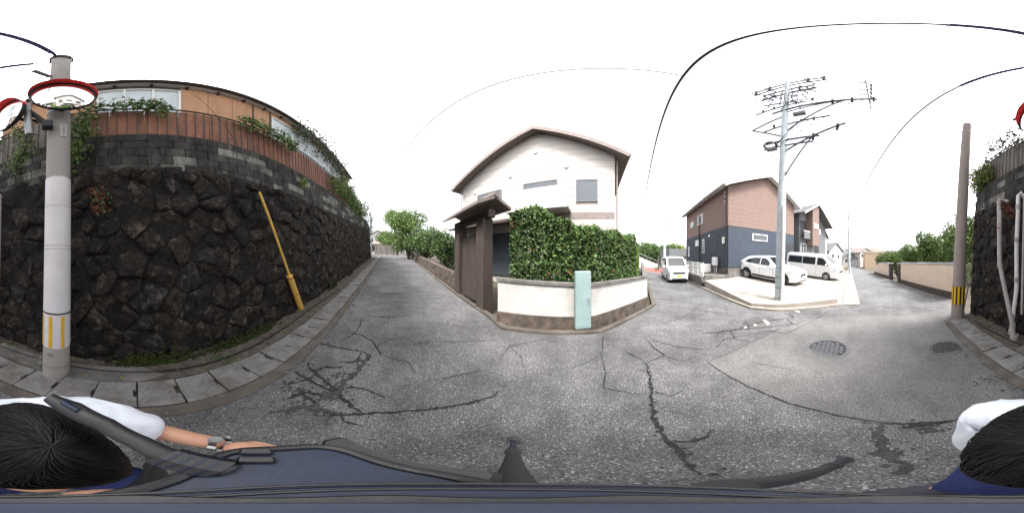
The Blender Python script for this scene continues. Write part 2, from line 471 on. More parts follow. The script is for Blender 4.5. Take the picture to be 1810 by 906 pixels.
rnd = random.Random(3)
cracks = [
    ([(1140, 640), (1152, 690), (1150, 735), (1165, 765), (1190, 790), (1215, 812), (1250, 838)], .028),
    ([(1185, 780), (1215, 782), (1245, 775), (1262, 762)], .022),
    ([(1062, 625), (1070, 660), (1068, 686), (1100, 692), (1145, 698)], .012),
    ([(1068, 590), (1062, 625)], .012), ([(1140, 600), (1175, 628), (1140, 642)], .016), ([(1100, 618), (1135, 636)], .012),
    ([(1145, 600), (1200, 613), (1262, 618)], .012), ([(1262, 618), (1280, 600), (1330, 590)], .014),
    ([(545, 725), (590, 733), (640, 732), (700, 728), (760, 722), (830, 712), (868, 702), (882, 692)], .022),
    ([(545, 640), (560, 662), (590, 690), (615, 720), (640, 732)], .03), ([(655, 628), (625, 660), (590, 700), (565, 718)], .045),
    ([(520, 655), (560, 680), (610, 700)], .025), ([(540, 600), (590, 612), (640, 622), (655, 628)], .018),
    ([(600, 585), (640, 592), (660, 605), (672, 628)], .014), ([(640, 560), (632, 585), (600, 604)], .014),
    ([(640, 558), (690, 560), (730, 556)], .012), ([(770, 672), (815, 662), (855, 654)], .009),
    ([(600, 640), (650, 636), (655, 626)], .022), ([(505, 705), (545, 690), (575, 700)], .028), ([(480, 730), (540, 722), (600, 730)], .04),
    ([(1250, 640), (1295, 668), (1350, 694), (1430, 722), (1500, 738), (1560, 747)], .012), ([(1560, 747), (1640, 748), (1700, 742)], .016),
    ([(1560, 747), (1555, 780), (1562, 800), (1590, 815), (1570, 835)], .045), ([(1590, 757), (1640, 750), (1680, 745)], .02), ([(1620, 752), (1650, 765)], .04),
    ([(1250, 640), (1330, 604), (1380, 580), (1440, 561)], .01), ([(1440, 561), (1520, 556), (1610, 556)], .012),
    ([(1230, 590), (1290, 585), (1340, 570), (1390, 562)], .03), ([(1290, 583), (1340, 580), (1400, 572)], .022), ([(1390, 562), (1400, 573), (1420, 575)], .018),
    ([(1420, 575), (1470, 548), (1520, 542)], .014), ([(1480, 545), (1500, 552), (1560, 540), (1610, 548)], .012), ([(1600, 540), (1655, 549)], .012),
    ([(560, 662), (540, 672), (505, 680)], .018), ([(590, 690), (620, 684), (650, 690), (680, 704)], .014), ([(610, 648), (575, 648), (548, 655)], .016), ([(565, 718), (545, 705), (530, 690)], .018),
    ([(640, 622), (632, 640), (640, 655)], .014), ([(672, 628), (668, 612), (690, 600), (720, 596)], .010), ([(600, 730), (610, 745), (640, 752)], .014), ([(1062, 625), (1040, 640), (1010, 650)], .008),
    ([(1152, 690), (1185, 700), (1210, 690)], .010), ([(1175, 628), (1205, 640), (1225, 632)], .010), ([(1290, 585), (1300, 600), (1330, 604)], .016), ([(1330, 590), (1360, 585), (1390, 590), (1420, 575)], .014),
    ([(700, 500), (725, 502)], .02), ([(650, 540), (690, 532), (725, 536)], .014), ([(880, 640), (900, 612), (960, 600), (1010, 610)], .008),
    ([(930, 660), (920, 630), (900, 612)], .007), ([(1010, 610), (1062, 606)], .008), ([(1200, 545), (1260, 552), (1320, 560)], .012), ([(1160, 575), (1210, 560), (1240, 540)], .012),
    ([(705, 610), (770, 604), (880, 600)], .009), ([(672, 628), (720, 640), (735, 660)], .008), ([(1330, 640), (1420, 655)], .006)]
for pl, w in cracks:
    vs, fs = ribbon([gp(x, y) for x, y in pl], w * .6, .0095 + rnd.random() * .002, rnd)
    bb = MB().add(vs, fs)
    for v in vs[::3]:
        for _ in range(1):
            X, Y = v[0] + rnd.gauss(0, w * 1.1), v[1] + rnd.gauss(0, w * 1.1); s = rnd.uniform(.2, .6) * w; a0 = rnd.uniform(0, 6)
            bb.add([(X + s * math.cos(a0 + j * 1.57) * rnd.uniform(.5, 1.3), Y + s * math.sin(a0 + j * 1.57), g(X, Y) + .0085) for j in range(4)], [(0, 1, 2, 3)])
    bb.build('crack', M_crack if w < .035 else M_tar, road, fix=False)
# frayed dark patches where the surface has broken up
def blob(cx, cy, rx, ry, rz, m, name, parent, dz, n=26, rg=.4):
    c = gp(cx, cy)
    pts = []
    ca, sa = math.cos(rz), math.sin(rz)
    for k in range(n):
        a = 2 * math.pi * k / n
        q = 1 + rg * (rnd.random() - .5)
        x, y = rx * q * math.cos(a), ry * q * math.sin(a)
        X, Y = c.x + x * ca - y * sa, c.y + x * sa + y * ca
        pts.append((X, Y, g(X, Y) + dz))
    return MB().add([(c.x, c.y, g(c.x, c.y) + dz)] + pts, [(0, 1 + k, 1 + (k + 1) % n) for k in range(n)]).build(name, m, parent, fix=False)
for a in [(600, 662, .20, .10, 1.0), (575, 700, .16, .08, .4), (560, 725, .22, .07, .1), (520, 690, .25, .08, .5), (1635, 756, .12, .07, .3), (1565, 800, .10, .06, 1.2), (1320, 575, .45, .12, .2),
          (1270, 590, .2, .1, 0), (1775, 660, .12, .5, -.6), (690, 520, .6, .25, .8), (1400, 560, .3, .1, .1)]:
    cx_, cy_, rx_, ry_, rz_ = a
    c = gp(cx_, cy_); bb = MB(); ca, sa = math.cos(rz_), math.sin(rz_)
    for _ in range(int(1500 * rx_ * ry_) + 25):
        q, w_ = rnd.gauss(0, .5), rnd.gauss(0, .5)
        X, Y = c.x + q * rx_ * ca - w_ * ry_ * sa, c.y + q * rx_ * sa + w_ * ry_ * ca
        s = rnd.uniform(.006, .022); a0 = rnd.uniform(0, 6.28); zz = g(X, Y) + .0072 + rnd.random() * .002
        bb.add([(X + s * rnd.uniform(.5, 1.2) * math.cos(a0 + j * 1.256), Y + s * rnd.uniform(.5, 1.2) * math.sin(a0 + j * 1.256), zz) for j in range(5)], [(0, 1, 2, 3, 4)])
    tag(bb.build('worn_patch', M_tar, road, fix=False), kind='stuff')
# scraps of pale concrete showing through by the kerb
for a in [(1410, 551, .16, .07, .2), (1355, 570, .20, .06, .3), (1335, 575, .09, .05, .1), (1318, 579, .08, .04, 0)]:
    blob(*a, M_paleconc, 'pale_scrap', road, .0125, 14, .7)
# manhole covers
M_iron2 = mat('cast_iron_dark', (.062, .062, .068), .6, .3, 20, .3, 80)
def manhole(x, y, r, label, m_ring, m_lid, pattern):
    c = gp(x, y, .004)
    t = thing('manhole_cover', label, 'manhole cover', c, .4, 'manhole covers in the asphalt patch')
    MB().lathe([(r * 1.0, 0), (r, .012), (r * .84, .012), (r * .84, .004)], 40).build('frame_ring', m_ring, t, smooth=True)
    MB().lathe([(0, .006), (r * .82, .006), (r * .82, 0)], 40).build('lid', m_lid, t)
    b = MB()
    if pattern == 'brick':
        k = 0
        st = r * .17
        for i in range(-6, 7):
            for j in range(-6, 7):
                x0 = i * st * 1.5 + (j % 2) * st * .75; y0 = j * st
                if math.hypot(x0, y0) < r * .70: b.box((x0 - st * .6, y0 - st * .38, .006), (x0 + st * .6, y0 + st * .38, .018))
    else:
        for i in range(-8, 9):
            for j in range(-8, 9):
                x0 = i * r * .105; y0 = j * r * .105
                if math.hypot(x0, y0) < r * .72: b.box((x0 - r * .03, y0 - r * .045, .006), (x0 + r * .03, y0 + r * .045, .012), Matrix.Rotation(.78 * ((i + j) % 2), 4, 'Z'))
    tr = b.build('tread_pattern', m_ring, t)
    tr['kind'] = 'stuff'
manhole(1462, 617, .40, 'larger grey iron manhole cover with pale raised rim', M_iron, M_ironr, 'brick')
manhole(1672, 616, .295, 'smaller dark iron manhole cover nearer the gutter slabs', M_iron2, M_ironr, 'grid')

# ------------------------------------------------------------------ gutter along the wall
WN = -2.31
def strip(n0, n1, t0, t1, dz0, dz1, name, m, parent, st=.5, skirt=.12, wob=0):
    vs, fs = [], []
    k = int((t1 - t0) / st) + 1
    for i in range(k + 1):
        t = t0 + (t1 - t0) * i / k
        w = wob * (noise.noise((t * 1.7, n0, 0)))
        a, b = nt(n0, t), nt(n1 + w, t)
        za, zb = a.z + dz0, b.z + dz1
        vs += [(a.x, a.y, za - skirt), (a.x, a.y, za), (b.x, b.y, zb), (b.x, b.y, zb - skirt)]
        if i:
            o = 4 * i
            fs += [(o - 4, o - 3, o + 1, o), (o - 3, o - 2, o + 2, o + 1), (o - 2, o - 1, o + 3, o + 2)]
    return MB().add(vs, fs).build(name, m, parent)
gut = strip(-2.5, -1.2, -4.4, 24, -.045, -.045, 'gutter', M_dirt, None, skirt=.06)
tag(gut, kind='structure')
strip(-2.45, -1.735, -4.4, 24, .03, .012, 'earth_strip', M_dirt, gut, .12, wob=.03)
strip(-1.245, -1.10, -4.35, 23.5, .022, .014, 'kerb_strip', M_kerbL, gut, .5)
sm = []
for i in range(3):
    L, w, h = .193, .225, .05
    b = MB()
    nl = .022 + .008 * i
    poly = [(-L, -w, 0), (L, -w, 0), (L, -.06, 0), (L - nl, -.06, 0), (L - nl, .05 + .02 * i, 0), (L, .05 + .02 * i, 0), (L, w, 0), (-L, w, 0)]
    b.prism(poly, (0, 0, h))
    o = b.build('cover_slab', M_slab, gut); sm.append(o.data); bpy.data.objects.remove(o)
i = 0
t = -4.2
while t < 22:
    p = nt(-1.49 + rnd.uniform(-.008, .008), t)
    q = nt(-1.49, t + .2)
    d = (q - nt(-1.49, t - .2)).normalized()
    y = Vector((-N.x, -N.y, 0)) * 1.0
    up = d.cross(y).normalized()
    if up.z < 0: up = -up
    M = frameM(p + Vector((0, 0, -.022 + rnd.uniform(-.009, .009))), d, up.cross(d), up) @ Matrix.Rotation(rnd.uniform(-.02, .02), 4, 'Z') @ Matrix.Rotation(rnd.uniform(-.02, .02), 4, 'X')
    inst('cover_slab', sm[i % 3], gut, M)
    t += .402; i += 1
# thin black drain hose lying in the dirt at the foot of the wall
hose = MB().tube([nt(-1.93 + .05 * math.sin(t * 1.3), t, .035) for t in np.arange(-4, 6, .25)], .014, 6)
tag(hose.build('drain_hose', M_black, smooth=True), 'thin black hose lying along the foot of the dark stone wall', 'hose')
# concrete apron round the left pole
vs = []
ap = [v2(N * n + U * t) for n, t in [(-1.74, -2.1), (-1.72, .05), (-1.82, .35), (-2.05, .1), (-2.1, -2.2)]]
apr = sheet('pole_apron', ap, M_conc, .04, .25, parent=gut, thick=.08)
# fallen leaves and grit
lf = MB(); gr = MB()
for _ in range(150):
    t, n = rnd.uniform(-4, 9), rnd.uniform(-2.25, -1.78)
    p = nt(n, t, .045); a = rnd.uniform(0, 6.3); s = rnd.uniform(.012, .03)
    e = Vector((math.cos(a), math.sin(a), rnd.uniform(-.2, .3))) * s; f = Vector((-math.sin(a), math.cos(a), rnd.uniform(-.2, .3))) * s * .55
    lf.add([p - e, p + f, p + e, p - f], [(0, 1, 2, 3)])
for _ in range(420):
    t = rnd.uniform(-4, 9); n = rnd.choice((rnd.uniform(-2.25, -1.75), rnd.uniform(-1.25, -.9)))
    p = nt(n, t, .02 if n > -1.4 else .035); s = rnd.uniform(.006, .018)
    M = Matrix.Translation(p) @ Matrix.Rotation(rnd.uniform(0, 6), 4, 'Z')
    gr.box((-s, -s * .7, -s * .5), (s, s * .7, s * .5), M)
tag(lf.build('fallen_leaves', M_leafY, fix=False), 'yellowed fallen leaves scattered along the wall foot', 'leaves', kind='stuff')
tag(gr.build('grit', M_conc), 'small stones and grit along the gutter', 'grit', kind='stuff')

# ------------------------------------------------------------------ stone retaining wall
def ztop_stone(t): return 3.12 + (.06 * t if t > 0 else -.01 * t)
def ztop_block(t): return 4.0 + (.085 * t if t > 0 else -.012 * t)
def wp(t, z, out=0):
    n = WN - .045 * z + out
    p = N * n + U * t
    return Vector((p.x, p.y, z))
wall = thing('retaining_wall', 'long dark rubble stone retaining wall topped with stained grey blocks', 'wall', nt(WN, 0))
WI = Matrix.Translation(-wall.location)
TA, TB = -5.2, 19.0
# mortar core
b = MB(); vs = []; fs = []
k = 60
for i in range(k + 1):
    t = TA + (TB - TA) * i / k
    z0 = g(*v2(N * WN + U * t)) - .15; z1 = ztop_block(t) - .05; zm = ztop_stone(t)
    vs += [wp(t, z0, .025), wp(t, zm, .02), wp(t, z1, -.06), wp(t, z1, -.5), wp(t, z0, -.5)]
    if i:
        o = 5 * i
        for a in range(5): fs.append((o - 5 + a, o - 5 + (a + 1) % 5, o + (a + 1) % 5, o + a))
fs += [(0, 1, 2, 3, 4), tuple(range(5 * k, 5 * k + 5))]
b.add([WI @ v for v in vs], fs).build('mortar_core', M_mortar, wall)
def clip(poly, p, nrm):
    out = []
    for i in range(len(poly)):
        a, c = poly[i], poly[(i + 1) % len(poly)]
        da = (a[0] - p[0]) * nrm[0] + (a[1] - p[1]) * nrm[1]; dc = (c[0] - p[0]) * nrm[0] + (c[1] - p[1]) * nrm[1]
        if da <= 0: out.append(a)
        if (da < 0 < dc) or (dc < 0 < da):
            f = da / (da - dc); out.append((a[0] + (c[0] - a[0]) * f, a[1] + (c[1] - a[1]) * f))
    return out
r2 = random.Random(11)
CX, CY = .345, .295
seeds = {}
NX, NY = int((TB - TA) / CX) + 3, 14
for i in range(-1, NX):
    for j in range(-2, NY):
        seeds[i, j] = (TA + (i + .5 + (.5 if j % 2 else 0) + r2.uniform(-.47, .47)) * CX, (j + .5 + r2.uniform(-.45, .45)) * CY)
for key in [k for k in seeds if r2.random() < .16]: del seeds[key]
stones = []
for (i, j), s in seeds.items():
    t, h = s
    if not (TA < t < TB): continue
    gz = g(*v2(N * WN + U * t))
    if gz + h > ztop_stone(t) + .1 or h < -.05: continue
    poly = [(t - .7, h - .7), (t + .7, h - .7), (t + .7, h + .7), (t - .7, h + .7)]
    for a in range(-3, 4):
        for c in range(-3, 4):
            q = seeds.get((i + a, j + c))
            if q and (a or c):
                m = ((t + q[0]) / 2, (h + q[1]) / 2); d = (q[0] - t, q[1] - h)
                poly = clip(poly, m, d)
    poly = clip(poly, (TB, 0), (1, 0)); poly = clip(poly, (TA, 0), (-1, 0)); poly = clip(poly, (0, -.06), (0, -1))
    poly = clip(poly, (0, ztop_stone(t) - gz + .05), (0, 1))
    if len(poly) < 3: continue
    cx = sum(p[0] for p in poly) / len(poly); cy = sum(p[1] for p in poly) / len(poly)
    stones.append((cx, cy, poly))
def stone_mesh(cx, cy, poly, b, rr):
    n0 = len(poly); P = []
    for i in range(n0):            # extra mid points so outlines are not straight
        a, c = poly[i], poly[(i + 1) % n0]
        P.append(a)
        L = math.hypot(c[0] - a[0], c[1] - a[1])
        if L > .12: P.append(((a[0] + c[0]) / 2 + rr.uniform(-.015, .015), (a[1] + c[1]) / 2 + rr.uniform(-.015, .015)))
    n = len(P)
    ht = rr.uniform(.03, .085); tx, ty = rr.uniform(-.35, .35), rr.uniform(-.35, .35)
    vs = []
    for sc, o in ((.995, -.08), (.972, .42 * ht), (.80, .85 * ht), (.42, ht)):
        for x, y in P:
            X, Y = cx + (x - cx) * sc, cy + (y - cy) * sc
            f = 0 if o < 0 else (X - cx) * tx + (Y - cy) * ty + rr.uniform(-.02, .02)
            gz = g(*v2(N * WN + U * X))
            vs.append(WI @ wp(X, gz + Y, o + f))
    gz = g(*v2(N * WN + U * cx))
    vs.append(WI @ wp(cx, gz + cy, ht + rr.uniform(-.012, .02)))
    fs = []
    for r in range(3):
        for k in range(n): fs.append((r * n + k, r * n + (k + 1) % n, (r + 1) * n + (k + 1) % n, (r + 1) * n + k))
    for k in range(n): fs.append((3 * n + k, 3 * n + (k + 1) % n, 4 * n))
    b.add(vs, fs)
stones.sort(key=lambda s: s[0] ** 2 + 2.31 ** 2)
rest = MB()
for idx, (cx, cy, poly) in enumerate(stones):
    if idx < 298:
        bb = MB(); stone_mesh(cx, cy, poly, bb, r2)
        nv = noise.noise((cx * .5, cy * .6, 3)) + r2.uniform(-.5, .5)
        mi = 3 if nv < -.25 else 0 if nv < .1 else 1 if nv < .42 else 2
        bb.build('stone', M_stone[mi], wall, smooth='all')
    else: stone_mesh(cx, cy, poly, rest, r2)
if rest.v: tag(rest.build('far_stones', M_stone[1], wall, smooth='all'), kind='stuff')
# blocks on top: four courses
BL, BH = .395, .19
bms = []
for mi in range(3):
    o = MB().box((-BL / 2 + .004, -.09, .004), (BL / 2 - .004, .09, BH - .004), bev=.007).build('block', M_block[mi], wall); bms.append(o.data); bpy.data.objects.remove(o)
cnt = 0
for c in range(5):
    t = TA + .2 + (.2 if c % 2 else 0)
    while t < 17.2:
        zt = ztop_block(t); sl = .085 if t > 0 else -.012
        z = zt - BH * (c + 1)
        nv = noise.noise((t * .8, c * .9, 9)) + r2.uniform(-.35, .35)
        mi = (2 if nv > .22 else 1 if nv > -.05 else 0)
        if c == 0: mi = 0 if nv < .45 else 1
        p = WI @ wp(t, z, -.075 + r2.uniform(-.004, .004))
        M = frameM(p, U + Vector((0, 0, sl)), -N, None)
        if M.col[2].z < 0: M = frameM(p, -(U + Vector((0, 0, sl))), -N, None)
        if cnt < 298: inst('block', bms[mi], wall, M); cnt += 1
        t += BL + .004
# moss tufts at the foot
ms = MB()
for (t0, n, w) in ((.25, 480, .25), (1.5, 200, .3), (2.1, 200, .2), (5.9, 90, .3), (8.6, 90, .4)):
    for _ in range(n):
        t = r2.gauss(t0, w); h = abs(r2.gauss(0, .07)); gz = g(*v2(N * WN + U * t))
        p = wp(t, gz + .02 + h, .13 + r2.uniform(0, .1) * (1 - min(1, h / .2)))
        s = r2.uniform(.008, .022)
        ms.box((-s, -s, -s * .5), (s, s, s * .6), Matrix.Translation(p) @ Matrix.Rotation(r2.uniform(0, 6), 4, 'Z'))
tag(ms.build('moss', M_moss, fix=False), 'green moss along the foot of the dark stone wall', 'moss', kind='stuff')

# ------------------------------------------------------------------ fence on the wall
def fz0(t): return ztop_block(t) + .015
def fh(t): return 1.05 + (.018 * t if t > 0 else -.03 * t * (t > -4) + .12 * (t <= -4))
fence = thing('wall_top_fence', 'terracotta board fence with dark vertical bars above the stone wall', 'fence', wp(0, fz0(0), -.2))
FI = Matrix.Translation(-fence.location)
def fp(t, z, out): return FI @ wp(t, z, out)
b1, b2 = MB(), MB()
ts = list(np.arange(TA + .1, 13.6, .5))
b1.tube([fp(t, fz0(t) + fh(t), -.12) for t in ts], .024, 6)
b2.tube([fp(t, fz0(t) + .03, -.12) for t in ts], .022, 6)
b1.build('top_rail', M_bar, fence); b2.build('bottom_rail', M_bar, fence)
t = TA + .12
while t < 13.5:
    MB().tube([fp(t, fz0(t) + .03, -.12), fp(t, fz0(t) + fh(t), -.12)], .0125, 4).build('bar', M_bar, fence)
    t += .165
t = TA + .12; i = 0
while t < 13.2:
    w = .57
    a, c = t, t + w
    o = -.17 + r2.uniform(-.008, .008)
    top = -.02
    vs = [fp(a, fz0(a) + .03, o), fp(c, fz0(c) + .03, o), fp(c, fz0(c) + fh(c) + top, o), fp(a, fz0(a) + fh(a) + top, o)]
    bb = MB().prism(vs, -N * .018)
    bd = bb.build('board', M_greywood if t < -1.3 else M_terra, fence)
    t += w + .012; i += 1

# ------------------------------------------------------------------ house above the wall
hs_ = thing('hillside_house', 'orange plywood clad house above the stone wall with long eave', 'house', N * -3.02 + U * 0 + Vector((0, 0, 3.9)))
HI = Matrix.Translation(-hs_.location)
def hp(t, z, out=0):
    p = N * (-3.02 + out) + U * t
    return HI @ Vector((p.x, p.y, z + .075 * t))
H0, H1 = -3.2, 11.3
MB().prism([hp(H0, 3.6, -.05), hp(H1, 3.6, -.05), hp(H1, 6.88, -.05), hp(H0, 6.88, -.05)], -N * 4.5).build('wall', M_plyD, hs_)
def panel(t0, t1, z0, z1, m, out=0, th=.03, name='panel', par=None):
    return MB().prism([hp(t0, z0, out), hp(t1, z0, out), hp(t1, z1, out), hp(t0, z1, out)], -N * th).build(name, m, par or hs_)
edges = [-3.2, -2.35, -1.5, -.72]
for a, c in zip(edges, edges[1:]): panel(a + .006, c - .006, 3.9, 6.86, M_ply)
e2 = [.86, 1.45, 2.05, 2.66, 3.3]
for a, c in zip(e2, e2[1:]): panel(a + .006, c - .006, 3.9, 6.86, M_ply)
for a in (2.66, 3.28): panel(a - .02, a + .02, 3.9, 6.86, M_bar, .02, .03, 'batten')
e3 = [9.4, 10.0, 10.6, 11.25]
for a, c in zip(e3, e3[1:]): panel(a + .006, c - .006, 3.9, 6.86, M_ply)
panel(-.72, .86, 3.9, 5.2, M_ply); panel(3.3, 9.4, 3.9, 5.1, M_ply)
def hwin(t0, t1, z0, z1, nm, pane):
    w = bpy.data.objects.new('window', None); C.objects.link(w); w.parent = hs_
    fr = .045
    for a, c, p, q in ((t0, t1, z1 - fr, z1), (t0, t1, z0, z0 + fr)): panel(a, c, p, q, M_white, .05, .09, 'frame_rail', w)
    n = nm
    for k in range(n + 1):
        x = t0 + (t1 - t0) * k / n
        panel(max(t0, x - fr / 2 - (fr / 2 if k == n else 0)), min(t1, x + fr / 2 + (fr / 2 if k == 0 else 0)), z0 + fr, z1 - fr, M_white, .045, .08, 'frame_post', w)
    for k in range(n):
        x0 = t0 + (t1 - t0) * k / n; x1 = t0 + (t1 - t0) * (k + 1) / n
        panel(x0 + fr / 2, x1 - fr / 2, z0 + fr, z1 - fr, pane, .005, .02, 'pane', w)
hwin(-.72, .86, 5.2, 6.62, 3, M_palewin)
hwin(3.32, 9.38, 5.1, 6.60, 6, M_palewin)
panel(-.72, .86, 6.62, 6.86, M_bar); panel(3.3, 9.4, 6.60, 6.86, M_ply)
# eave, gutter and rafters
MB().prism([hp(H0 - .3, 6.93, .16), hp(H1 + .25, 6.93, .16), hp(H1 + .25, 6.97, .16), hp(H0 - .3, 6.97, .16)], -N * 5.2 + Vector((0, 0, .75))).build('roof', M_roof, hs_)
MB().prism([hp(H0 - .25, 6.885, .12), hp(H1 + .2, 6.885, .12), hp(H1 + .2, 6.925, .12), hp(H0 - .25, 6.925, .12)], -N * .5).build('soffit', M_rooflt, hs_)
MB().tube([hp(H0 - .3, 6.93, .21), hp(H1 + .25, 6.93, .21)], .055, 8).build('eave_gutter', M_bar, hs_, smooth=True)
for k in range(22):
    t = H0 + .1 + k * .68
    panel(t - .025, t + .025, 6.79, 6.88, M_bar, .10, .12, 'rafter_end')

# ------------------------------------------------------------------ foliage helpers
def leafquad(b, p, s, rr, up=.3, mi=0):
    n = Vector((rr.gauss(0, 1), rr.gauss(0, 1), abs(rr.gauss(0, 1)) * up + rr.gauss(0, .5))).normalized()
    a = n.cross(Vector((rr.gauss(0, 1), rr.gauss(0, 1), rr.gauss(0, 1)))).normalized(); c = n.cross(a)
    a *= s; c *= s * .55
    b.add([p - a, p + c * .9 - a * .1 + n * s * .12, p + a, p - c * .9 - a * .1 + n * s * .12], [(0, 1, 2), (0, 2, 3)], mi)
def clumps(b, cs, n, s, rr, mi=0, fill=.45):
    """cs: list of (center, radius) clumps; leaves sit mostly in an uneven shell"""
    for c, r in cs:
        r = r if isinstance(r, (tuple, list)) else (r, r, r)
        vol = (r[0] * r[1] * r[2]) ** (1 / 3)
        for _ in range(int(n * vol * vol)):
            d = Vector((rr.gauss(0, 1), rr.gauss(0, 1), rr.gauss(0, 1))).normalized()
            q = (fill + (1 - fill) * rr.random() ** .5) * (1 + .35 * noise.noise(Vector(c) * 3 + d * 2.2))
            leafquad(b, Vector(c) + Vector((d.x * r[0], d.y * r[1], d.z * r[2])) * q, s * rr.uniform(.6, 1.3), rr)
def bush(name, label, cat, base, cs, n, s, m, seed, group=None, trunk=.05, kind=None, m2=None):
    rr = random.Random(seed)
    t = thing(name, label, cat, base, 0, group)
    b = MB()
    clumps(b, cs, n, s, rr)
    b.build('foliage' if trunk < .06 else 'crown', m, t, fix=False)
    if m2:  # usually lighter leaves, raised and outermost: sunlit shoots painted by leaf colour
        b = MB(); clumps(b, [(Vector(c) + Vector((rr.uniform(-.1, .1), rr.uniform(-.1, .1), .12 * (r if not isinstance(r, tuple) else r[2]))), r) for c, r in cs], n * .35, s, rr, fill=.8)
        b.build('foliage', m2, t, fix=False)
    b = MB()
    for c, r in cs[:14]:
        c = Vector(c)
        mid = Vector((c.x * .35 + rr.uniform(-.05, .05), c.y * .35 + rr.uniform(-.05, .05), c.z * .55))
        b.tube([(rr.uniform(-.03, .03), rr.uniform(-.03, .03), -.05), mid, c], [trunk, trunk * .65, trunk * .22], 6)
    b.build('trunk' if trunk >= .06 else 'stem', M_bark, t, smooth=True)
    return t
rv = random.Random(21)
def vine(label, pts, n, s, m, seed, spread=.12, hang=.0, m2=None):
    """climber over the fence: pts are (t, z, out) along it"""
    rr = random.Random(seed)
    P = [wp(*p) for p in pts]
    t = thing('climbing_vine', label, 'vine', P[0])
    I = -P[0]
    b = MB(); b2 = MB()
    L = len(P)
    for _ in range(int(n * 1.1)):
        k = rr.random() * (L - 1); i = int(k); q = P[i].lerp(P[min(i + 1, L - 1)], k - i)
        q = q + Vector((rr.gauss(0, spread), rr.gauss(0, spread), rr.gauss(0, spread) - abs(rr.gauss(0, hang)))) + N * .05
        leafquad(b2 if m2 and rr.random() < .3 else b, q + I, s * rr.uniform(.6, 1.4), rr)
    b.build('foliage', m, t, fix=False)
    if m2 and b2.v: b2.build('young_leaves', m2, t, fix=False)
    bs = MB()
    for j in range(3):
        bs.tube([p + I + Vector((rr.uniform(-.05, .05), rr.uniform(-.05, .05), rr.uniform(-.05, .05))) for p in P], .008, 5)
    bs.build('stem', M_bark, t)
F = lambda t: fz0(t) + fh(t)
vine('thick leafy creeper hanging over the block wall beside the white sleeved pole', [(-.75, F(-.7), 0), (-.85, 4.4, .03), (-.95, 4.1, .06), (-.9, 3.75, .06), (-1.0, 3.45, .06)], 900, .045, M_leafM, 1, .12, .12, M_leafL)
vine('creeper trailing along the fence top behind the round mirror', [(-.7, F(-.7), .02), (-.2, F(-.2), .02), (.15, F(.2) + .02, .02), (.35, F(.3), .02), (.45, F(.4) - .25, .03)], 560, .042, M_leafM, 2, .07, .10, M_leafL)
vine('bright green creeper draped over the middle of the fence', [(1.9, F(1.9), 0), (2.3, F(2.3) + .02, .02), (2.8, F(2.8), .03), (3.3, F(3.3) - .05, .03), (3.7, F(3.7) - .2, .04)], 750, .045, M_leafM, 3, .08, .13, M_leafL)
vine('dark ivy smothering the eave and window at the far end of the house', [(4.2, 6.75 + .3, -.2), (5.5, 6.95 + .25, -.15), (7, 7.0 + .3, -.2), (8.5, 6.9 + .4, -.2), (9.2, 6.2 + .3, -.2), (10.2, 6.0, -.15), (11.2, 6.9, -.2)], 3000, .06, M_leafP, 4, .2, .28, M_leafM)
vine('ivy hanging over the far stretch of the fence', [(6.5, 5.4, 0), (8, 5.6, .05), (9.5, 5.7, .05), (10.8, 5.7, .05), (12, 5.6, .1), (13, 5.3, .1)], 2600, .06, M_leafM, 5, .22, .3, M_leafL)
vine('creeper on the grey fence left of the sleeved pole', [(-2.3, F(-2.3) + .05, .0), (-1.9, 4.4, .03), (-2.0, 3.9, .06), (-2.2, 3.6, .08)], 420, .042, M_leafM, 6, .12, .1, M_leafL)
vine('small green sprig growing from the block wall', [(3.9, 3.85, .1), (3.95, 3.98, .1)], 130, .04, M_leafL, 7, .05, 0)
vine('dry reddish creeper on the upper stones', [(-.55, 2.75, .14), (-.5, 2.55, .14), (-.45, 2.45, .14)], 150, .03, M_leafR, 8, .07, .05, M_leafM)
vine('reddish creeper on dark stones above the drain pipes', [(-3.2, 3.1, .14), (-3.1, 2.85, .14), (-2.75, 2.7, .14)], 190, .03, M_leafR, 9, .09, .05)
# shrubs at the two ends of the wall
p = wp(15.5, 4.6, -.6)
bush('wild_shrub', 'loose grey green shrub overhanging the far end of the stone wall', 'shrub', p, [((U * a + N * c + Vector((0, 0, z)))[:], r) for a, c, z, r in
     ((-2.5, .2, .7, .8), (-1.4, .5, 1.5, .8), (-.5, .2, 1.0, .9), (.4, .4, 2.0, .7), (.9, .7, .6, .9), (1.6, .5, 1.2, .7), (-3.4, .1, 1.3, .7), (0, .8, -.3, .7), (1.8, .6, -.2, .6))], 420, .07, M_leafP, 31, m2=M_leafM)
p = wp(-4.9, ztop_block(-4.9), -.35)
bush('fence_shrub', 'bushy green shrub spilling over the grey fence end', 'shrub', p, [((N * c + U * a + Vector((0, 0, z)))[:], r) for a, c, z, r in
     ((0, .2, .4, .33), (.45, .3, .55, .3), (-.4, .2, .35, .3), (.15, .35, .12, .26), (.5, .35, .25, .25), (-.25, .3, .75, .28))], 3200, .05, M_leafM, 32, m2=M_leafY)
p = wp(-4.2, ztop_block(-4.2), -.55)
bush('slender_tree', 'thin open branched young tree behind the grey fence', 'tree', p, [((U * a + N * c + Vector((0, 0, z)))[:], r) for a, c, z, r in
     ((-.5, .2, 1.5, .34), (-.1, .3, 1.85, .3), (.5, .2, 1.6, .34), (.9, .1, 1.3, .3), (-.9, .2, 1.15, .3), (.2, .1, 1.2, .3), (-1.1, .3, .85, .25), (.7, .2, 1.95, .22), (1.1, .2, 1.0, .25))], 1500, .055, M_leafP, 33, trunk=.02, m2=M_leafM)
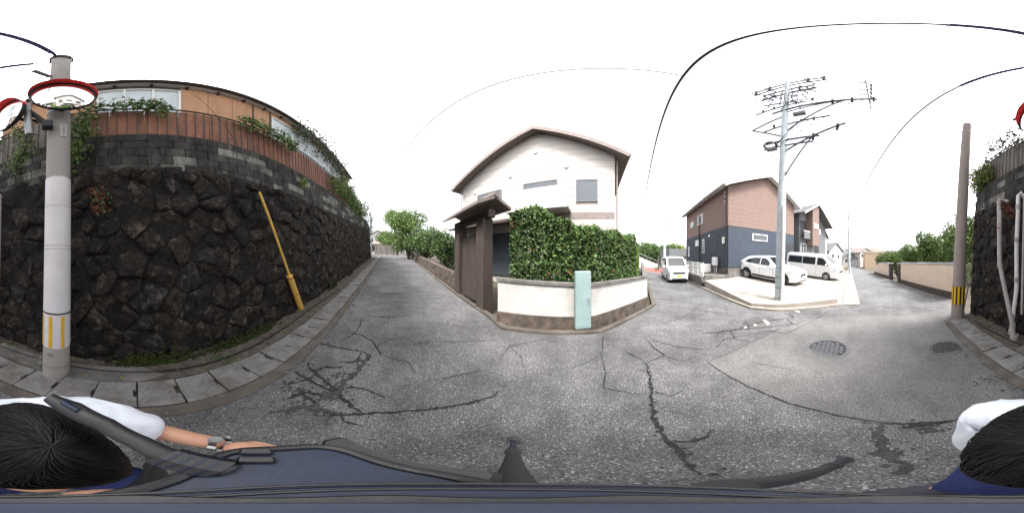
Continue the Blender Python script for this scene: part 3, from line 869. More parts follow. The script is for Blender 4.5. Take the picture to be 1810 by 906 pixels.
# twigs behind fence on the left of the second mirror
p = wp(-2.9, ztop_block(-2.9), -.5)
bush('hedge_shrub', 'dull green shrub peeping over the fence below the side mirror', 'shrub', p, [((U * a + Vector((0, 0, z)))[:], r) for a, z, r in ((0, .95, .3), (.45, 1.0, .28), (-.4, 1.0, .28))], 1100, .045, M_leafM, 34)
# drain pipes on the wall
def drain(name, label, pts, r, m, sock):
    P = [Vector(p) for p in pts]
    t = thing(name, label, 'pipe', P[-1])
    MB().tube([p - P[-1] for p in P], r, 12).build('pipe', m, t, smooth=True)
    for k, (i, f) in enumerate(sock):
        q = P[i].lerp(P[i + 1], f) - P[-1]; d = (P[i + 1] - P[i]).normalized()
        MB().tube([q - d * .05, q + d * .05], r * 1.18, 12).build('joint_collar', M_pvc, t, smooth=True)
    return t
def wpx(x, y, out):
    a = az(x); d = (WN + out) / (N.x * math.sin(a) + N.y * math.cos(a))
    return pol(x, d, y=y)
q = drain('drain_pipe', 'kinked grey drain pipe slanting down the dark wall', [wpx(1783, 357, .0), wpx(1766, 352, .16), wpx(1766, 365, .2), wpx(1767, 466, .25), wpx(1790, 572, .28), wpx(1791, 604, .28)], .052, M_pvc, [(1, .5), (3, .02), (4, .05), (4, .6)])
MB().tube([wpx(1766.3, 372, .2) - q.location, wpx(1766.8, 452, .24) - q.location], .0545, 12).build('pale_section', M_pvcw, q, smooth=True)
MB().tube([wpx(1766, 402, .22) - q.location, wpx(1766, 404, .22) - q.location], .06, 12).build('bracket', M_rust, q)
drain('drain_pipe', 'pale upright drain pipe with top elbow on dark wall', [wpx(1812, 350, .02), wpx(1804, 341, .1), wpx(1800, 346, .16), wpx(1799.5, 375, .16), wpx(1797, 430, .18), wpx(1797, 510, .2), wpx(1786, 590, .22)], .045, M_pvcw, [(2, .7), (3, .9), (4, .8), (5, .95)])
drain('drain_pipe', 'thin brown conduit beside the pale drain pipe', [wpx(1811, 345, .12), wpx(1809, 440, .14), wpx(1806, 555, .18)], .026, M_pvc, [])
o = MB().lathe([(.085, -.02), (.09, .0), (.09, .12), (.06, .12), (.06, .02), (0, .02)], 16).build('pipe_socket', M_pvc, smooth=True)
o.location = gp(1793, 601); o.location.z += .02
tag(o, 'wide grey pipe socket on the ground below the slanting drain pipe', 'pipe')

# ------------------------------------------------------------------ left pole with mirrors
PL = pol(99, 2.03, 0); PL.z = g(PL.x, PL.y) - .1
LT = Vector((-.06, .035, 0))          # lean of its top
lp = thing('utility_pole', 'concrete utility pole in a white sleeve with yellow stripes, beside the stone wall', 'utility pole', PL)
def pz(z): return LT * (z / 7.3)
def prad(z): return .172 - .0066 * z
def ring(name, z0, z1, e, m, par=lp, n=32):
    ks = [z0 + (z1 - z0) * k / 4 for k in range(5)]
    b = MB(); b.tube([pz(z) + Vector((0, 0, z)) for z in ks], [prad(z) + e for z in ks], n)
    return b.build(name, m, par, smooth=True)
ring('shaft', -.2, 7.35, 0, M_polec)
ring('white_sleeve', 1.16, 2.85, .006, M_sleeve)
for z in (1.97, 1.93, 2.45): ring('sleeve_seam', z, z + .006, .0075, M_polec)
ss = ring('striped_sleeve', .66, 1.15, .005, M_sleeve)
ring('sleeve_band', 1.145, 1.165, .008, M_dark)
to_cam = math.atan2(-PL.y, -PL.x)
def onpole(name, z0, z1, a0, w, m, e=.008, par=lp):
    vs, fs = [], []
    for k in range(5):
        a = a0 + (k / 4 - .5) * w / .17
        for z in (z0, z1):
            q = pz(z); r = prad(z) + e
            vs.append((q.x + r * math.cos(a), q.y + r * math.sin(a), z))
    for k in range(4): fs.append((2 * k, 2 * k + 2, 2 * k + 3, 2 * k + 1))
    return MB().add(vs, fs).build(name, m, par, fix=False)
for k in range(7): onpole('yellow_stripe', .67, 1.12, to_cam + .42 - k * .86 + .0, .045, M_yellow)
for z, r in ((.33, .004), (5.0, .01), (4.2, .008)): ring('steel_band', z, z + .018, r, M_steel)
onpole('number_tag', .52, .58, to_cam - .45, .07, M_steel)
onpole('number_plate', 3.55, 3.82, to_cam + .35, .09, M_whitewall, .011)
for k in range(4):      # small dark marks of print on the plate
    onpole('print_mark', 3.59 + k * .055, 3.61 + k * .055, to_cam + .35, .035 + .01 * (k % 2), M_greysid, .0135)
# wires wound round the top
for k in range(5):
    z = 7.0 + k * .055; pts = []
    for j in range(17):
        a = j / 16 * 2 * math.pi
        q = pz(z)
        pts.append((q.x + (prad(z) + .02) * math.cos(a), q.y + (prad(z) + .02) * math.sin(a), z + .03 * math.sin(a * 2 + k)))
    MB().tube(pts, .009, 5).build('wire_wrap', M_cable, lp)
def box_at(name, p, d, a, bsz, m, par):
    M = frameM(p, d, Vector((0, 0, 1)).cross(d))
    return MB().box([-x / 2 for x in a], [x / 2 for x in a], M, bev=bsz).build(name, m, par)
LM = lambda x, y, d: pol(x, d, y=y) - PL
box_at('terminal_box', LM(74, 130, 1.86), Vector((1, .4, .35)), (.26, .07, .1), .01, M_greysid, lp)
# mirrors
def mirror(label, c, face, r, post):
    """c centre, face direction, mounted on the pole"""
    t = thing('traffic_mirror', label, 'traffic mirror', c, 0)
    f = Vector(face).normalized()
    ex = f.cross(Vector((0, 0, 1))).normalized(); ey = ex.cross(f) * -1
    M = frameM((0, 0, 0), ex, f.cross(ex), f)
    prof = [(r * math.sin(R(a)) / math.sin(R(27)), (math.cos(R(a)) - math.cos(R(27))) * r / math.sin(R(27))) for a in np.linspace(0, 27, 12)]
    MB().lathe(prof, 48, M).build('mirror_face', M_mirror, t, smooth='all')
    MB().lathe([(r * .99, .01), (r * 1.0, .022), (r * 1.03, .015), (r * 1.03, -.03), (r * .98, -.035)], 48, M).build('rim', M_dark, t, smooth=True)
    MB().lathe([(r * 1.0, -.03), (r * .7, -.09), (0, -.12)], 48, M).build('back_shell', M_dark, t, smooth=True)
    # visor over the upper half
    vs, fs = [], []
    n = 28
    upd = (Vector((0, 0, 1)) - f * f.z).normalized(); sd = f.cross(upd)
    for k in range(n + 1):
        a = -math.pi * .52 + math.pi * 1.04 * k / n
        d = upd * math.cos(a) + sd * math.sin(a)
        ln = .015 + .095 * max(0, math.cos(a * .96)) ** .7
        for rr_, o in ((1.035, -.03), (1.035, ln), (1.05, ln), (1.05, -.03)): vs.append(d * r * rr_ + f * o)
        if k:
            o = 4 * k
            for q in range(4): fs.append((o - 4 + q, o - 4 + (q + 1) % 4, o + (q + 1) % 4, o + q))
    MB().add(vs, fs).build('visor', M_red, t, smooth=True)
    # bracket
    pa = Vector(post) - c
    MB().tube([-f * .1, -f * .2, pa], .032, 10).build('bracket_arm', M_dark, t, smooth=True)
    return t
mc = pol(111, 1.62, y=168)
mirror('larger round convex traffic mirror with red visor, facing the lane', mc, (-mc.x * .9 + .0, -mc.y * .9, -(mc.z - CAMZ) * .10), .335, PL + pz(3.95) + Vector((0, 0, 3.95)))
mc = pol(14, 1.95, y=203)
mirror('second round mirror with red visor, turned aside left of the pole', mc, (.80, .45, -.03), .31, PL + pz(3.95) + Vector((0, 0, 3.95)))
box_at('mirror_clamp', LM(84, 221, 1.82), Vector((1, -.3, 0)), (.12, .12, .14), .01, M_dark, lp)
MB().tube([LM(48, 185, 1.85), LM(52, 238, 1.85)], .05, 10).build('mirror_post', M_steel, lp, smooth=True)
MB().tube([LM(50, 195, 1.85), LM(84, 222, 1.85)], .04, 10).build('mirror_arm', M_dark, lp, smooth=True)
o = MB().tube([nt(-1.95, -1.25, .12), nt(-1.75, -1.15, .16)], .035, 10).build('pipe_stub', M_steel, smooth=True)
tag(o, 'short steel pipe stub on the ground behind the sleeved pole', 'pipe')

# yellow guy-wire guard leaning on the wall
a = gp(533, 545, .02)
top = pol(458, 3.0, y=339)
gd = thing('guy_wire_guard', 'leaning yellow guy wire guard in front of the stone wall', 'guy wire', a)
d = top - a
MB().tube([Vector((0, 0, -.03)), d * .36], [.078, .074], 14).build('wide_cover', M_ygb, gd, smooth=True)
MB().tube([d * .355, d], [.03, .027], 10).build('upper_cover', M_ygb, gd, smooth=True)
for k in (.02, .18, .34): MB().tube([d * k, d * (k + .008)], .0815, 14).build('strap', M_rust, gd, smooth=True)
MB().tube([d * .98, d * 1.0 + (pol(416, 2.75, y=250) - a - d) * .99], .006, 5).build('guy_wire', M_cable, gd)
MB().tube([pol(416, 2.75, y=250) - a, pol(340, 2.7, y=165) - a], .005, 5).build('guy_wire', M_cable, gd)

# ------------------------------------------------------------------ short brown pole on the right
PR = pol(1692, 4.85, 0); PR.z = g(PR.x, PR.y) - .1
pr_ = thing('utility_pole', 'short brown concrete pole with black and yellow striped band by the tan wall', 'utility pole', PR)
lean = pol(1710, 4.75, 6.9) - PR; lean.z = 0
def pz2(z): return lean * (z / 7) + Vector((0, 0, z))
def prr(z): return .20 - .0092 * z
MB().tube([pz2(z) for z in (-.2, 1, 3, 5, 6.9)], [prr(z) for z in (-.2, 1, 3, 5, 6.9)], 32).build('shaft', M_polebrown, pr_, smooth=True)
MB().tube([pz2(6.9), pz2(6.97), pz2(7.0)], [prr(7) + .002, prr(7) - .01, .02], 32).build('cap', M_polec, pr_, smooth=True)
for z in (6.45, 6.52): MB().tube([pz2(z), pz2(z + .015)], prr(z) + .008, 24).build('wire_band', M_steel, pr_)
MB().tube([pz2(.58), pz2(1.12)], [prr(.6) + .006, prr(1.1) + .006], 32).build('black_sleeve', M_black, pr_, smooth=True)
tc2 = math.atan2(-PR.y, -PR.x)
for k in range(11):
    a0 = tc2 + (k - 5) * .571
    vs, fs = [], []
    for j in range(4):
        a1 = a0 + (j / 3 - .5) * .3
        for z in (.58, 1.12):
            q = pz2(z); r = prr(z) + .009; vs.append((q.x + r * math.cos(a1), q.y + r * math.sin(a1), z))
    for j in range(3): fs.append((2 * j, 2 * j + 2, 2 * j + 3, 2 * j + 1))
    MB().add(vs, fs).build('yellow_stripe', M_yellow, pr_, fix=False)
o = MB().tube([gp(1703, 549, .02), pol(1713, 4.75, y=498)], .022, 8).build('wooden_stake', M_pvc, smooth=True)
tag(o, 'thin weathered stake leaning beside the brown pole', 'stake')

# ------------------------------------------------------------------ tall pale pole on the corner, with crossarms
PM = Vector((6.2, -.42, 0)); PM.z = g(PM.x, PM.y) - .05
pm = thing('utility_pole', 'tall pale utility pole with crossarms on the parking corner', 'utility pole', PM)
lean3 = pol(1391, 6.35, 0) - PM; lean3.z = 0
M_armgrey = mat('crossarm_grey', (.12, .13, .15), .6, .15, 8, .05, 60)
M_armdark = mat('insulator_dark', (.05, .048, .06), .4, .1, 8, 0)
def p3(z): return lean3 * (z / 12) + Vector((0, 0, z))
MB().tube([p3(z) for z in (-.2, 2, 5, 9, 13.6)], [.185, .175, .155, .13, .10], 28).build('shaft', M_polepale, pm, smooth=True)
for z in (.35, .75, 1.15, 1.5): MB().tube([p3(z), p3(z + .02)], .188 - .004 * z, 24).build('band', M_greysid, pm)
cd = Vector((-.9, -.35, 0)).normalized() * .22
MB().tube([p3(-.1) + cd * 1.08, p3(2.6) + cd, p3(3.9) + cd * .9], .06, 12).build('white_conduit', M_white, pm, smooth=True)
for z in (1.0, 2.0, 3.2): MB().tube([p3(z) - cd * .8, p3(z) + cd * 1.25], .025, 6).build('conduit_strap', M_steel, pm)
for k in range(14):
    z = 3.6 + k * .6; a = .6 + math.pi * (k % 2)
    r0 = .16 - .004 * z; dv = Vector((math.cos(a), math.sin(a), 0))
    MB().tube([p3(z) + dv * (r0 - .02), p3(z) + dv * (r0 + .13)], .011, 6).build('step_bolt', M_steel, pm)
def arm(p, q, r=.035, m=None, name='crossarm'): return MB().tube([Vector(p), Vector(q)], r * 1.45, 6).build(name, m or M_armgrey, pm)
def loc(x, y, d): return pol(x, d, y=y) - PM
def insul(p, d, n=3):
    d = Vector(d).normalized(); b = MB()
    prof = []
    for k in range(n): prof += [(.02, k * .07), (.055, k * .07 + .015), (.055, k * .07 + .03), (.02, k * .07 + .045)]
    prof += [(.015, n * .07)]
    e = d.cross(Vector((.3, .2, 1))).normalized()
    b.lathe(prof, 8, frameM(p, e, d.cross(e), d))
    return b.build('insulator', M_armdark, pm, smooth=True)
e_long = loc(1550, 175, 5.5)
arm(p3(9.75) + Vector((.25, .5, 0)), e_long, .04); arm(p3(9.6), e_long * .62 + p3(9.7) * .38, .025, M_greysid, 'brace')
arm(p3(7.9), p3(9.7) * .35 + e_long * .65, .028, M_greysid, 'brace')
arm(p3(6.6), loc(1495, 217, 4.9), .03); arm(p3(5.1), loc(1440, 236, 5.5), .022, M_greysid, 'brace')
arm(p3(7.3) + Vector((.3, .7, 0)), p3(7.3) + Vector((-.7, -1.2, 0)), .035); arm(p3(6.95) + Vector((.3, .75, 0)), p3(6.95) + Vector((-.6, -1.0, 0)), .03)
arm(p3(11.8) + Vector((.7, 1.0, .0)), p3(11.8) + Vector((-.7, -1.0, 0)), .04); arm(p3(12.3) + Vector((.6, .9, .0)), p3(12.3) + Vector((-.6, -.9, 0)), .035)
arm(p3(11.0) + Vector((.6, .9, 0)), p3(10.4) + Vector((-.3, -.3, 0)), .03, M_greysid)
arm(p3(8.9) + Vector((.9, 1.3, 0)), p3(7.6), .03, M_greysid, 'brace')
arm(p3(8.9) + Vector((.9, 1.35, .0)), p3(9.3) + Vector((-.1, -.1, 0)), .03)
for s in (-1, -.5, .5, 1):
    for z in (11.84, 12.34): insul(p3(z) + Vector((.62 * s, .9 * s, .03)), (0, 0, 1), 2)
for s, dz in ((-.85, 0), (-.55, .1), (.55, .0), (.85, .1)):
    insul(p3(11.75) + Vector((.6 * s, .9 * s, dz)), Vector((.4, -.9, 0)), 5); insul(p3(11.75) + Vector((.6 * s, .9 * s, dz)), Vector((-.8, .6, 0)), 4)
for f in (.55, .75, .97): insul(p3(9.75) * (1 - f) + e_long * f + Vector((0, 0, .03)), (0, 0, 1), 3); insul(p3(9.75) * (1 - f) + e_long * f + Vector((0, 0, -.04)), (0, 0, -1), 3)
e2_ = loc(1495, 217, 4.9)
for f in (.55, .9): insul(p3(6.6) * (1 - f) + e2_ * f, (.2, .1, -1), 4); insul(p3(6.6) * (1 - f) + e2_ * f, (.2, .1, 1), 2)
# rack post on the end of the long arm, and three conductors tied back to the pole
rk = p3(9.75) * .06 + e_long * .94
arm(rk - Vector((0, 0, .9)), rk + Vector((.1, .15, 2.3)), .026, M_armdark, 'rack_post')
for k in range(4):
    z_ = .5 + .5 * k; q_ = rk + Vector((.03, .05, z_))
    s_ = p3(10.7 + .55 * k) + Vector((-.1, -.15, 0))
    MB().tube([s_.lerp(q_, j / 8) - Vector((0, 0, .1 * math.sin(j / 8 * 3.14))) for j in range(9)], .017, 5).build('tie_conductor', M_cable, pm, smooth=True)
    insul(q_, s_ - q_, 5); insul(s_, q_ - s_, 5)
    insul(q_ + Vector((.1, -.12, .1)), (.3, -.5, -1), 4)
for k, z_ in enumerate((12.9, 13.3)):
    arm(p3(z_) + Vector((.95, 1.35, 0)), p3(z_) + Vector((-.85, -1.25, 0)), .034)
    for s in (-1.2, -.7, .7, 1.3): insul(p3(z_) + Vector((.7 * s, s, .03)), (0, 0, 1), 3); insul(p3(z_) + Vector((.7 * s, s, -.03)), Vector((.6, -.5, -.2)) * (1 if k else -1), 4)
arm(p3(10.2) + Vector((.8, 1.2, .1)), p3(10.2) + Vector((-.5, -.7, .1)), .03); arm(p3(8.4) + Vector((.5, .8, 0)), p3(8.4) + Vector((-.9, -1.5, .3)), .03)
for s in (-1, -.4, .5, 1): insul(p3(10.2) + Vector((.6 * s, .9 * s, .12)), (0, 0, 1), 3); insul(p3(8.4) + Vector((.4 * s - .2, .7 * s - .3, .1)), (0, 0, 1), 3)
# jumper cables looping between the arms
for k in range(9):
    s = -1 + k * .25
    a0 = p3(11.9) + Vector((.62 * s, .9 * s, .1)); c0 = p3(9.6 + .25 * (k % 3)) + Vector((-.25 * (k % 2), -.4 * (k % 3) + .2, 0))
    if k > 5: a0 = p3(9.75) * (.9 - .1 * k) + e_long * (.1 + .1 * k); c0 = p3(6.9) + Vector((.1, .4, 0))
    MB().tube([a0.lerp(c0, j / 8) - Vector((.35 * math.sin(j / 8 * 3.14), .2 * math.sin(j / 8 * 3.14) * (1 if k % 2 else -1), .35 * math.sin(j / 8 * 3.14))) for j in range(9)], .014, 5).build('jumper_cable', M_cable, pm, smooth=True)
for k in range(4):
    for z in (11.3, 10.6): arm(p3(z) + Vector((.1, .15, 0)) * (k - 1.5) * 3.2, p3(z + .9) + Vector((.1, .15, 0)) * (k - 1.5) * 2.2, .018, M_armdark, 'brace')
# coil of spare cable and a switch box
b = MB()
for k in range(6):
    pts = []
    for j in range(15):
        a1 = j / 14 * 2 * math.pi
        c = p3(7.15) + Vector((.18, .52, 0))
        pts.append(c + Vector((.05 * math.sin(a1 + k), .30 * math.cos(a1), .26 * math.sin(a1) + .05 * math.cos(3 * a1 + k))) * (1 - .06 * k))
    b.tube(pts, .012, 5)
b.build('cable_coil', M_cable, pm, smooth=True)
box_at('splice_box', p3(6.9) + Vector((.15, .45, 0)), Vector((.4, 1, 0)), (.42, .16, .2), .02, M_greysid, pm)
box_at('switch_box', p3(9.5) + Vector((-.3, -.5, -.25)), Vector((.55, .9, 0)), (.5, .18, .24), .02, M_greysid, pm)
# service cables from the arms
def wire(name, label, a, c, r=.008, sag=.3, m=M_cable, n=24, group=None):
    a, c = Vector(a), Vector(c)
    b = MB()
    b.tube([a.lerp(c, k / n) - Vector((0, 0, sag * 4 * (k / n) * (1 - k / n))) for k in range(n + 1)], r, 6)
    o = b.build(name, m, smooth=True)
    return tag(o, label, 'cable', group)
PF = pol(1174, 18.2, 0); PF.z = g(PF.x, PF.y) - .1            # far pole up the side street
PG = pol(1502, 23, 0); PG.z = g(PG.x, PG.y) - .1              # far pole down the lower road
PH = pol(655, 20.3, 0); PH.z = g(PH.x, PH.y) - .1             # pole up the lane
PK_ = SLc + SD * 31 - MD * .5; PK_ = Vector((PK_.x, PK_.y, g(PK_.x, PK_.y) - .1))      # farther pole on the left of the side street
LTOP = PL + pz(7.1) + Vector((0, 0, 7.1))
def far_pole(p, h, label, lx, m=M_polepale):
    t = thing('utility_pole', label, 'utility pole', p)
    tp = Vector((lx, 0, h))
    MB().tube([Vector((0, 0, -.2)), tp * .5, tp], [.17, .14, .10], 14).build('shaft', m, t, smooth=True)
    for k, (z, w) in enumerate(((h - .3, .8), (h - 1.0, .7), (h - 2.2, .4))):
        q = tp * (z / h)
        MB().tube([q + Vector((-w, .3, 0)), q + Vector((w, -.3, 0))], .03, 6).build('crossarm', M_steel, t)
        for s in (-.9, -.45, .45, .9):
            MB().tube([q + Vector((w * s, -.3 * s, 0)), q + Vector((w * s, -.3 * s, .18))], .028, 6).build('insulator', M_sleeve, t)
    MB().tube([tp * .62 + Vector((.16, 0, 0)), tp * .70 + Vector((.16, 0, 0))], .12, 10).build('junction_case', M_greysid, t)
    return t
far_pole(PF, 8.6, 'distant slim pole standing beside the small white van', .25)
far_pole(PG, 9.0, 'distant pole at the foot of the sloping lower road', .45)
far_pole(PH, 6.9, 'distant pole at the top of the lane past the stone wall', .0)
far_pole(PK_, 8.4, 'farthest pole up the side street behind the pale hedge', .0)
c1a, c1b = LTOP, PK_ + Vector((0, 0, 7.7))
wire('overhead_cable', 'thick cable sweeping overhead from sleeved pole up the side street', c1a, c1b, .028, -.15)
wire('overhead_cable', 'cable running from the sleeved pole down the lower road', LTOP - Vector((0, 0, .25)), PG + Vector((.4, 0, 8.2)), .028, .25)
ve = (c1b - c1a).normalized()
o = MB().tube([c1a + ve * .25 + Vector((0, 0, .0)), c1a + ve * 1.6 + Vector((0, 0, .02))], .045, 10).build('cable_sleeve', M_csleeve, smooth=True); tag(o, 'violet splice sleeve on the upper overhead cable near the sleeved pole', 'cable sleeve')
vd = (PG + Vector((.4, 0, 8.2)) - (LTOP - Vector((0, 0, .25)))).normalized()
o = MB().tube([LTOP - Vector((0, 0, .25)) + vd * .35 - Vector((0, 0, .015)), LTOP - Vector((0, 0, .25)) + vd * 2.0 - Vector((0, 0, .07))], .045, 10).build('cable_sleeve', M_csleeve, smooth=True); tag(o, 'violet splice sleeve on the lower overhead cable toward the brown pole', 'cable sleeve')
wire('overhead_wire', 'thin wire branching off the overhead cable above the corner house', c1a.lerp(c1b, 4.5 / (c1b - c1a).length) + Vector((0, 0, .12)), PH + Vector((0, 0, 6.6)), .014, .1)
wire('overhead_wire', 'thin wire from crossarm of tall pale pole toward the side street pole', PM + p3(6.6), PF + Vector((.2, 0, 7.6)), .010, .4)
wire('overhead_wire', 'thin service wire from tall pale pole to brown and navy house', PM + p3(7.0), Vector((10.3, 2.5, 6.1)), .010, .3)
for k, s in enumerate((-.8, .0, .8)):
    wire('overhead_wire', ('right', 'middle', 'left')[k] + ' high voltage wire leaving the tall pale pole top downhill', PM + p3(11.9) + Vector((.6 * s, .9 * s, 0)), PG + Vector((.4 + .6 * s, 0, 8.75)), .012, .5, group='high voltage wires')
wire('overhead_wire', 'thin low voltage wire from the long crossarm downhill', PM + e_long, PG + Vector((.4, 0, 7.9)), .011, .4)
wire('overhead_wire', 'thin wire running up the lane past the far pole', PH + Vector((0, 0, 6.4)), PH + U * 22 + N * 1.5 + Vector((0, 0, 7)), .01, .3)

# ------------------------------------------------------------------ central corner lot: house, wall, hedge, gate
def cpoly(poly, z0, z1):
    p = clip(poly, (0, z1), (0, 1)); return clip(p, (0, z0), (0, -1)) if len(p) > 2 else []
def boards(par, poly, rows, m, toM, th=.022, gap=.006, name='siding_panel', splits=None):
    """poly in (a, z); each course becomes a board of its own"""
    for z0, z1 in rows:
        p = cpoly(poly, z0 + gap / 2, z1 - gap / 2)
        if len(p) < 3: continue
        MB().prism([toM(a, z, 0) for a, z in p], Vector(toM(0, 0, th)) - Vector(toM(0, 0, 0))).build(name, m, par)
def rows(z0, z1, h):
    n = max(1, round((z1 - z0) / h)); return [(z0 + (z1 - z0) * k / n, z0 + (z1 - z0) * (k + 1) / n) for k in range(n)]
def win(par, toM, a0, a1, z0, z1, nm=2, frame=M_white, pane=M_glass, fr=.05, proud=.045, sill=True):
    w = bpy.data.objects.new('window', None); C.objects.link(w); w.parent = par
    def bx(x0, x1, y0, y1, d0, d1, m, n):
        P = [toM(x0, y0, d0), toM(x1, y0, d0), toM(x1, y1, d0), toM(x0, y1, d0)]
        MB().prism(P, Vector(toM(0, 0, d1)) - Vector(toM(0, 0, d0))).build(n, m, w)
    bx(a0, a1, z1 - fr, z1, .0, proud, frame, 'frame_head'); bx(a0, a1, z0, z0 + fr, .0, proud + (.03 if sill else 0), frame, 'frame_sill')
    bx(a0, a0 + fr, z0 + fr, z1 - fr, 0, proud, frame, 'frame_jamb'); bx(a1 - fr, a1, z0 + fr, z1 - fr, 0, proud, frame, 'frame_jamb')
    for k in range(nm):
        x0 = a0 + fr + (a1 - a0 - 2 * fr) * k / nm; x1 = a0 + fr + (a1 - a0 - 2 * fr) * (k + 1) / nm
        bx(x0 + (.012 if k else 0), x1 - (.012 if k < nm - 1 else 0), z0 + fr, z1 - fr, .0, .026 + .004 * (k % 2), pane, 'pane')
        if k: bx(x0 - .012, x0 + .012, z0 + fr, z1 - fr, 0, proud - .006, frame, 'mullion')
    return w
ch = thing('corner_house', 'cream two storey house with brown grey gable roof behind the hedge', 'house', (-2.93, 9.5, .15), math.atan2(-.5, .866))
HW, HD, RX, ZE1, ZE0, ZR = 8.0, 8.0, 4.7, 6.35, 6.0, 8.35
fr_ = lambda a, z, o: Vector((a, -o, z)); rt_ = lambda a, z, o: Vector((HW + o, a, z)); lt_ = lambda a, z, o: Vector((-o, HD - a, z))
MB().prism([(0, 0, -.3), (HW, 0, -.3), (HW, 0, ZE1), (RX, 0, ZR), (0, 0, ZE0)], (0, HD, 0)).build('wall', M_cream, ch)
def slab(name, p, d, th, m, par):
    return MB().prism(p, d).build(name, m, par)
slab('roof_slope', [(RX, -.55, ZR + .18), (RX, -.55, ZR + .06), (-.55, -.55, ZE0 - .24), (-.55, -.55, ZE0 - .1)], (0, HD + 1.1, 0), 0, M_roofbr, ch)
slab('roof_slope', [(RX, -.55, ZR + .18), (RX, -.55, ZR + .06), (HW + .5, -.55, ZE1 - .25), (HW + .5, -.55, ZE1 - .12)], (0, HD + 1.1, 0), 0, M_roofbr, ch)
slab('barge_board', [(RX, -.58, ZR + .10), (RX, -.58, ZR - .12), (-.56, -.58, ZE0 - .36), (-.56, -.58, ZE0 - .16)], (0, .025, 0), 0, M_roofbr, ch)
slab('barge_board', [(RX, -.58, ZR + .10), (RX, -.58, ZR - .12), (HW + .51, -.58, ZE1 - .37), (HW + .51, -.58, ZE1 - .17)], (0, .025, 0), 0, M_roofbr, ch)
slab('band_course', [(-.02, -.03, 3.15), (HW + .02, -.03, 3.15), (HW + .02, -.03, 3.4), (-.02, -.03, 3.4)], (0, .028, 0), 0, M_roofbr, ch)
boards(ch, [(0, 0), (HW, 0), (HW, ZE1), (RX, ZR), (0, ZE0)], rows(.1, 3.14, .38) + rows(3.41, ZR, .38), M_cream, fr_, .018, .012)
boards(ch, [(0, 0), (HD, 0), (HD, ZE1), (0, ZE1)], rows(.1, 3.14, .38) + rows(3.41, ZE1, .38), M_cream, rt_, .018, .012)
for x, z in ((3.3, 5.7), (6.0, 5.75), (1.0, 5.3), (4.6, 6.9)):
    MB().lathe([(0, .08), (.07, .06), (.10, 0)], 12, frameM((x, -.02, z), (1, 0, 0), (0, 0, 1), (0, -1, 0))).build('vent_hood', M_rooflt, ch, smooth=True)
MB().tube([(-.02, -.1, 0), (-.02, -.1, ZE0 - .2)], .04, 8).build('downpipe', M_roofbr, ch)
MB().tube([(HW + .56, -.55, ZE1 - .2), (HW + .56, HD + .5, ZE1 - .2)], .06, 8).build('eave_gutter', M_roofbr, ch, smooth=True)
win(ch, fr_, 1.2, 2.8, 3.9, 5.1, 2, M_greysid); win(ch, fr_, 4.0, 5.6, 3.9, 5.1, 2, M_greysid); win(ch, fr_, 6.4, 7.3, 3.9, 5.0, 1, M_greysid)
win(ch, fr_, .9, 3.6, .6, 2.7, 2, M_dark); win(ch, fr_, 5.0, 7.0, .9, 2.5, 2, M_greysid); win(ch, rt_, 1.2, 2.6, 3.9, 5.0, 2, M_greysid)
slab('balcony_floor', [(3.6, -.9, 3.42), (6.2, -.9, 3.42), (6.2, 0, 3.42), (3.6, 0, 3.42)], (0, 0, .12), 0, M_cream, ch)
slab('balcony_parapet', [(3.6, -.95, 3.42), (6.2, -.95, 3.42), (6.2, -.95, 4.35), (3.6, -.95, 4.35)], (0, .06, 0), 0, M_whitewall, ch)
MB().tube([(HW + .12, .1, 0), (HW + .12, .1, ZE1 - .2)], .04, 8).build('downpipe', M_roofbr, ch)
slab('porch_roof', [(.2, -1.3, 2.95), (3.9, -1.3, 2.95), (3.9, 0, 3.12), (.2, 0, 3.12)], (0, 0, .1), 0, M_wood, ch)
# kerb
def run(name, pts, w, z0, z1, m, par=None, h=None, side=1):
    """box run along a plan polyline, offset to one side, following the ground"""
    h = h or g
    P = []
    for i in range(len(pts) - 1):
        a, b = Vector((pts[i][0], pts[i][1], 0)), Vector((pts[i + 1][0], pts[i + 1][1], 0))
        n = max(1, int((b - a).length / .6))
        for k in range(n): P.append(a.lerp(b, k / n))
    P.append(Vector((pts[-1][0], pts[-1][1], 0)))
    vs, fs = [], []
    L = len(P)
    for i, p in enumerate(P):
        d0 = (P[i] - P[max(i - 1, 0)]); d1 = (P[min(i + 1, L - 1)] - P[i])
        d0 = d0.normalized() if d0.length > 0 else d1.normalized(); d1 = d1.normalized() if d1.length > 0 else d0
        d = (d0 + d1).normalized(); s = Vector((-d.y, d.x, 0)) * side / max(.5, d.dot(d0))
        q = p + s * w
        zp = h(p.x, p.y)
        vs += [(p.x, p.y, zp + z0), (p.x, p.y, zp + z1), (q.x, q.y, zp + z1), (q.x, q.y, zp + z0)]
        if i:
            o = 4 * i
            for a in range(4): fs.append((o - 4 + a, o - 4 + (a + 1) % 4, o + (a + 1) % 4, o + a))
    fs += [(3, 2, 1, 0), tuple(range(4 * L - 4, 4 * L))]
    return MB().add(vs, fs).build(name, m, par)
kp = [v2(N * 2.15 + U * 22), v2(N * 2.1 + U * 3.2), (-.2, 3.15), (1.68, 2.74), v2(SLc), v2(SLc + SD * 38)]
kb = run('kerb', kp, .13, -.15, .055, M_kerbL); tag(kb, kind='structure')
lot = [(-.32, 3.42), (1.62, 3.0), (4.12, 3.72)]
gw = thing('garden_wall', 'low white rendered garden wall under the dark hedge', 'wall', (0, 3.5, 0))
gI = Matrix.Translation((0, -3.5, 0))
def reloc(o, root):
    for v in o.data.vertices: v.co = v.co - root.location
    return o
reloc(run('footing', [(p[0], p[1]) for p in lot] + [v2(Vector((4.12, 3.72, 0)) + SD * 14)], .2, -.15, .30, M_brownstone, gw), gw)
wl = [(-.30, 3.44), (1.63, 3.03), (4.10, 3.75)]
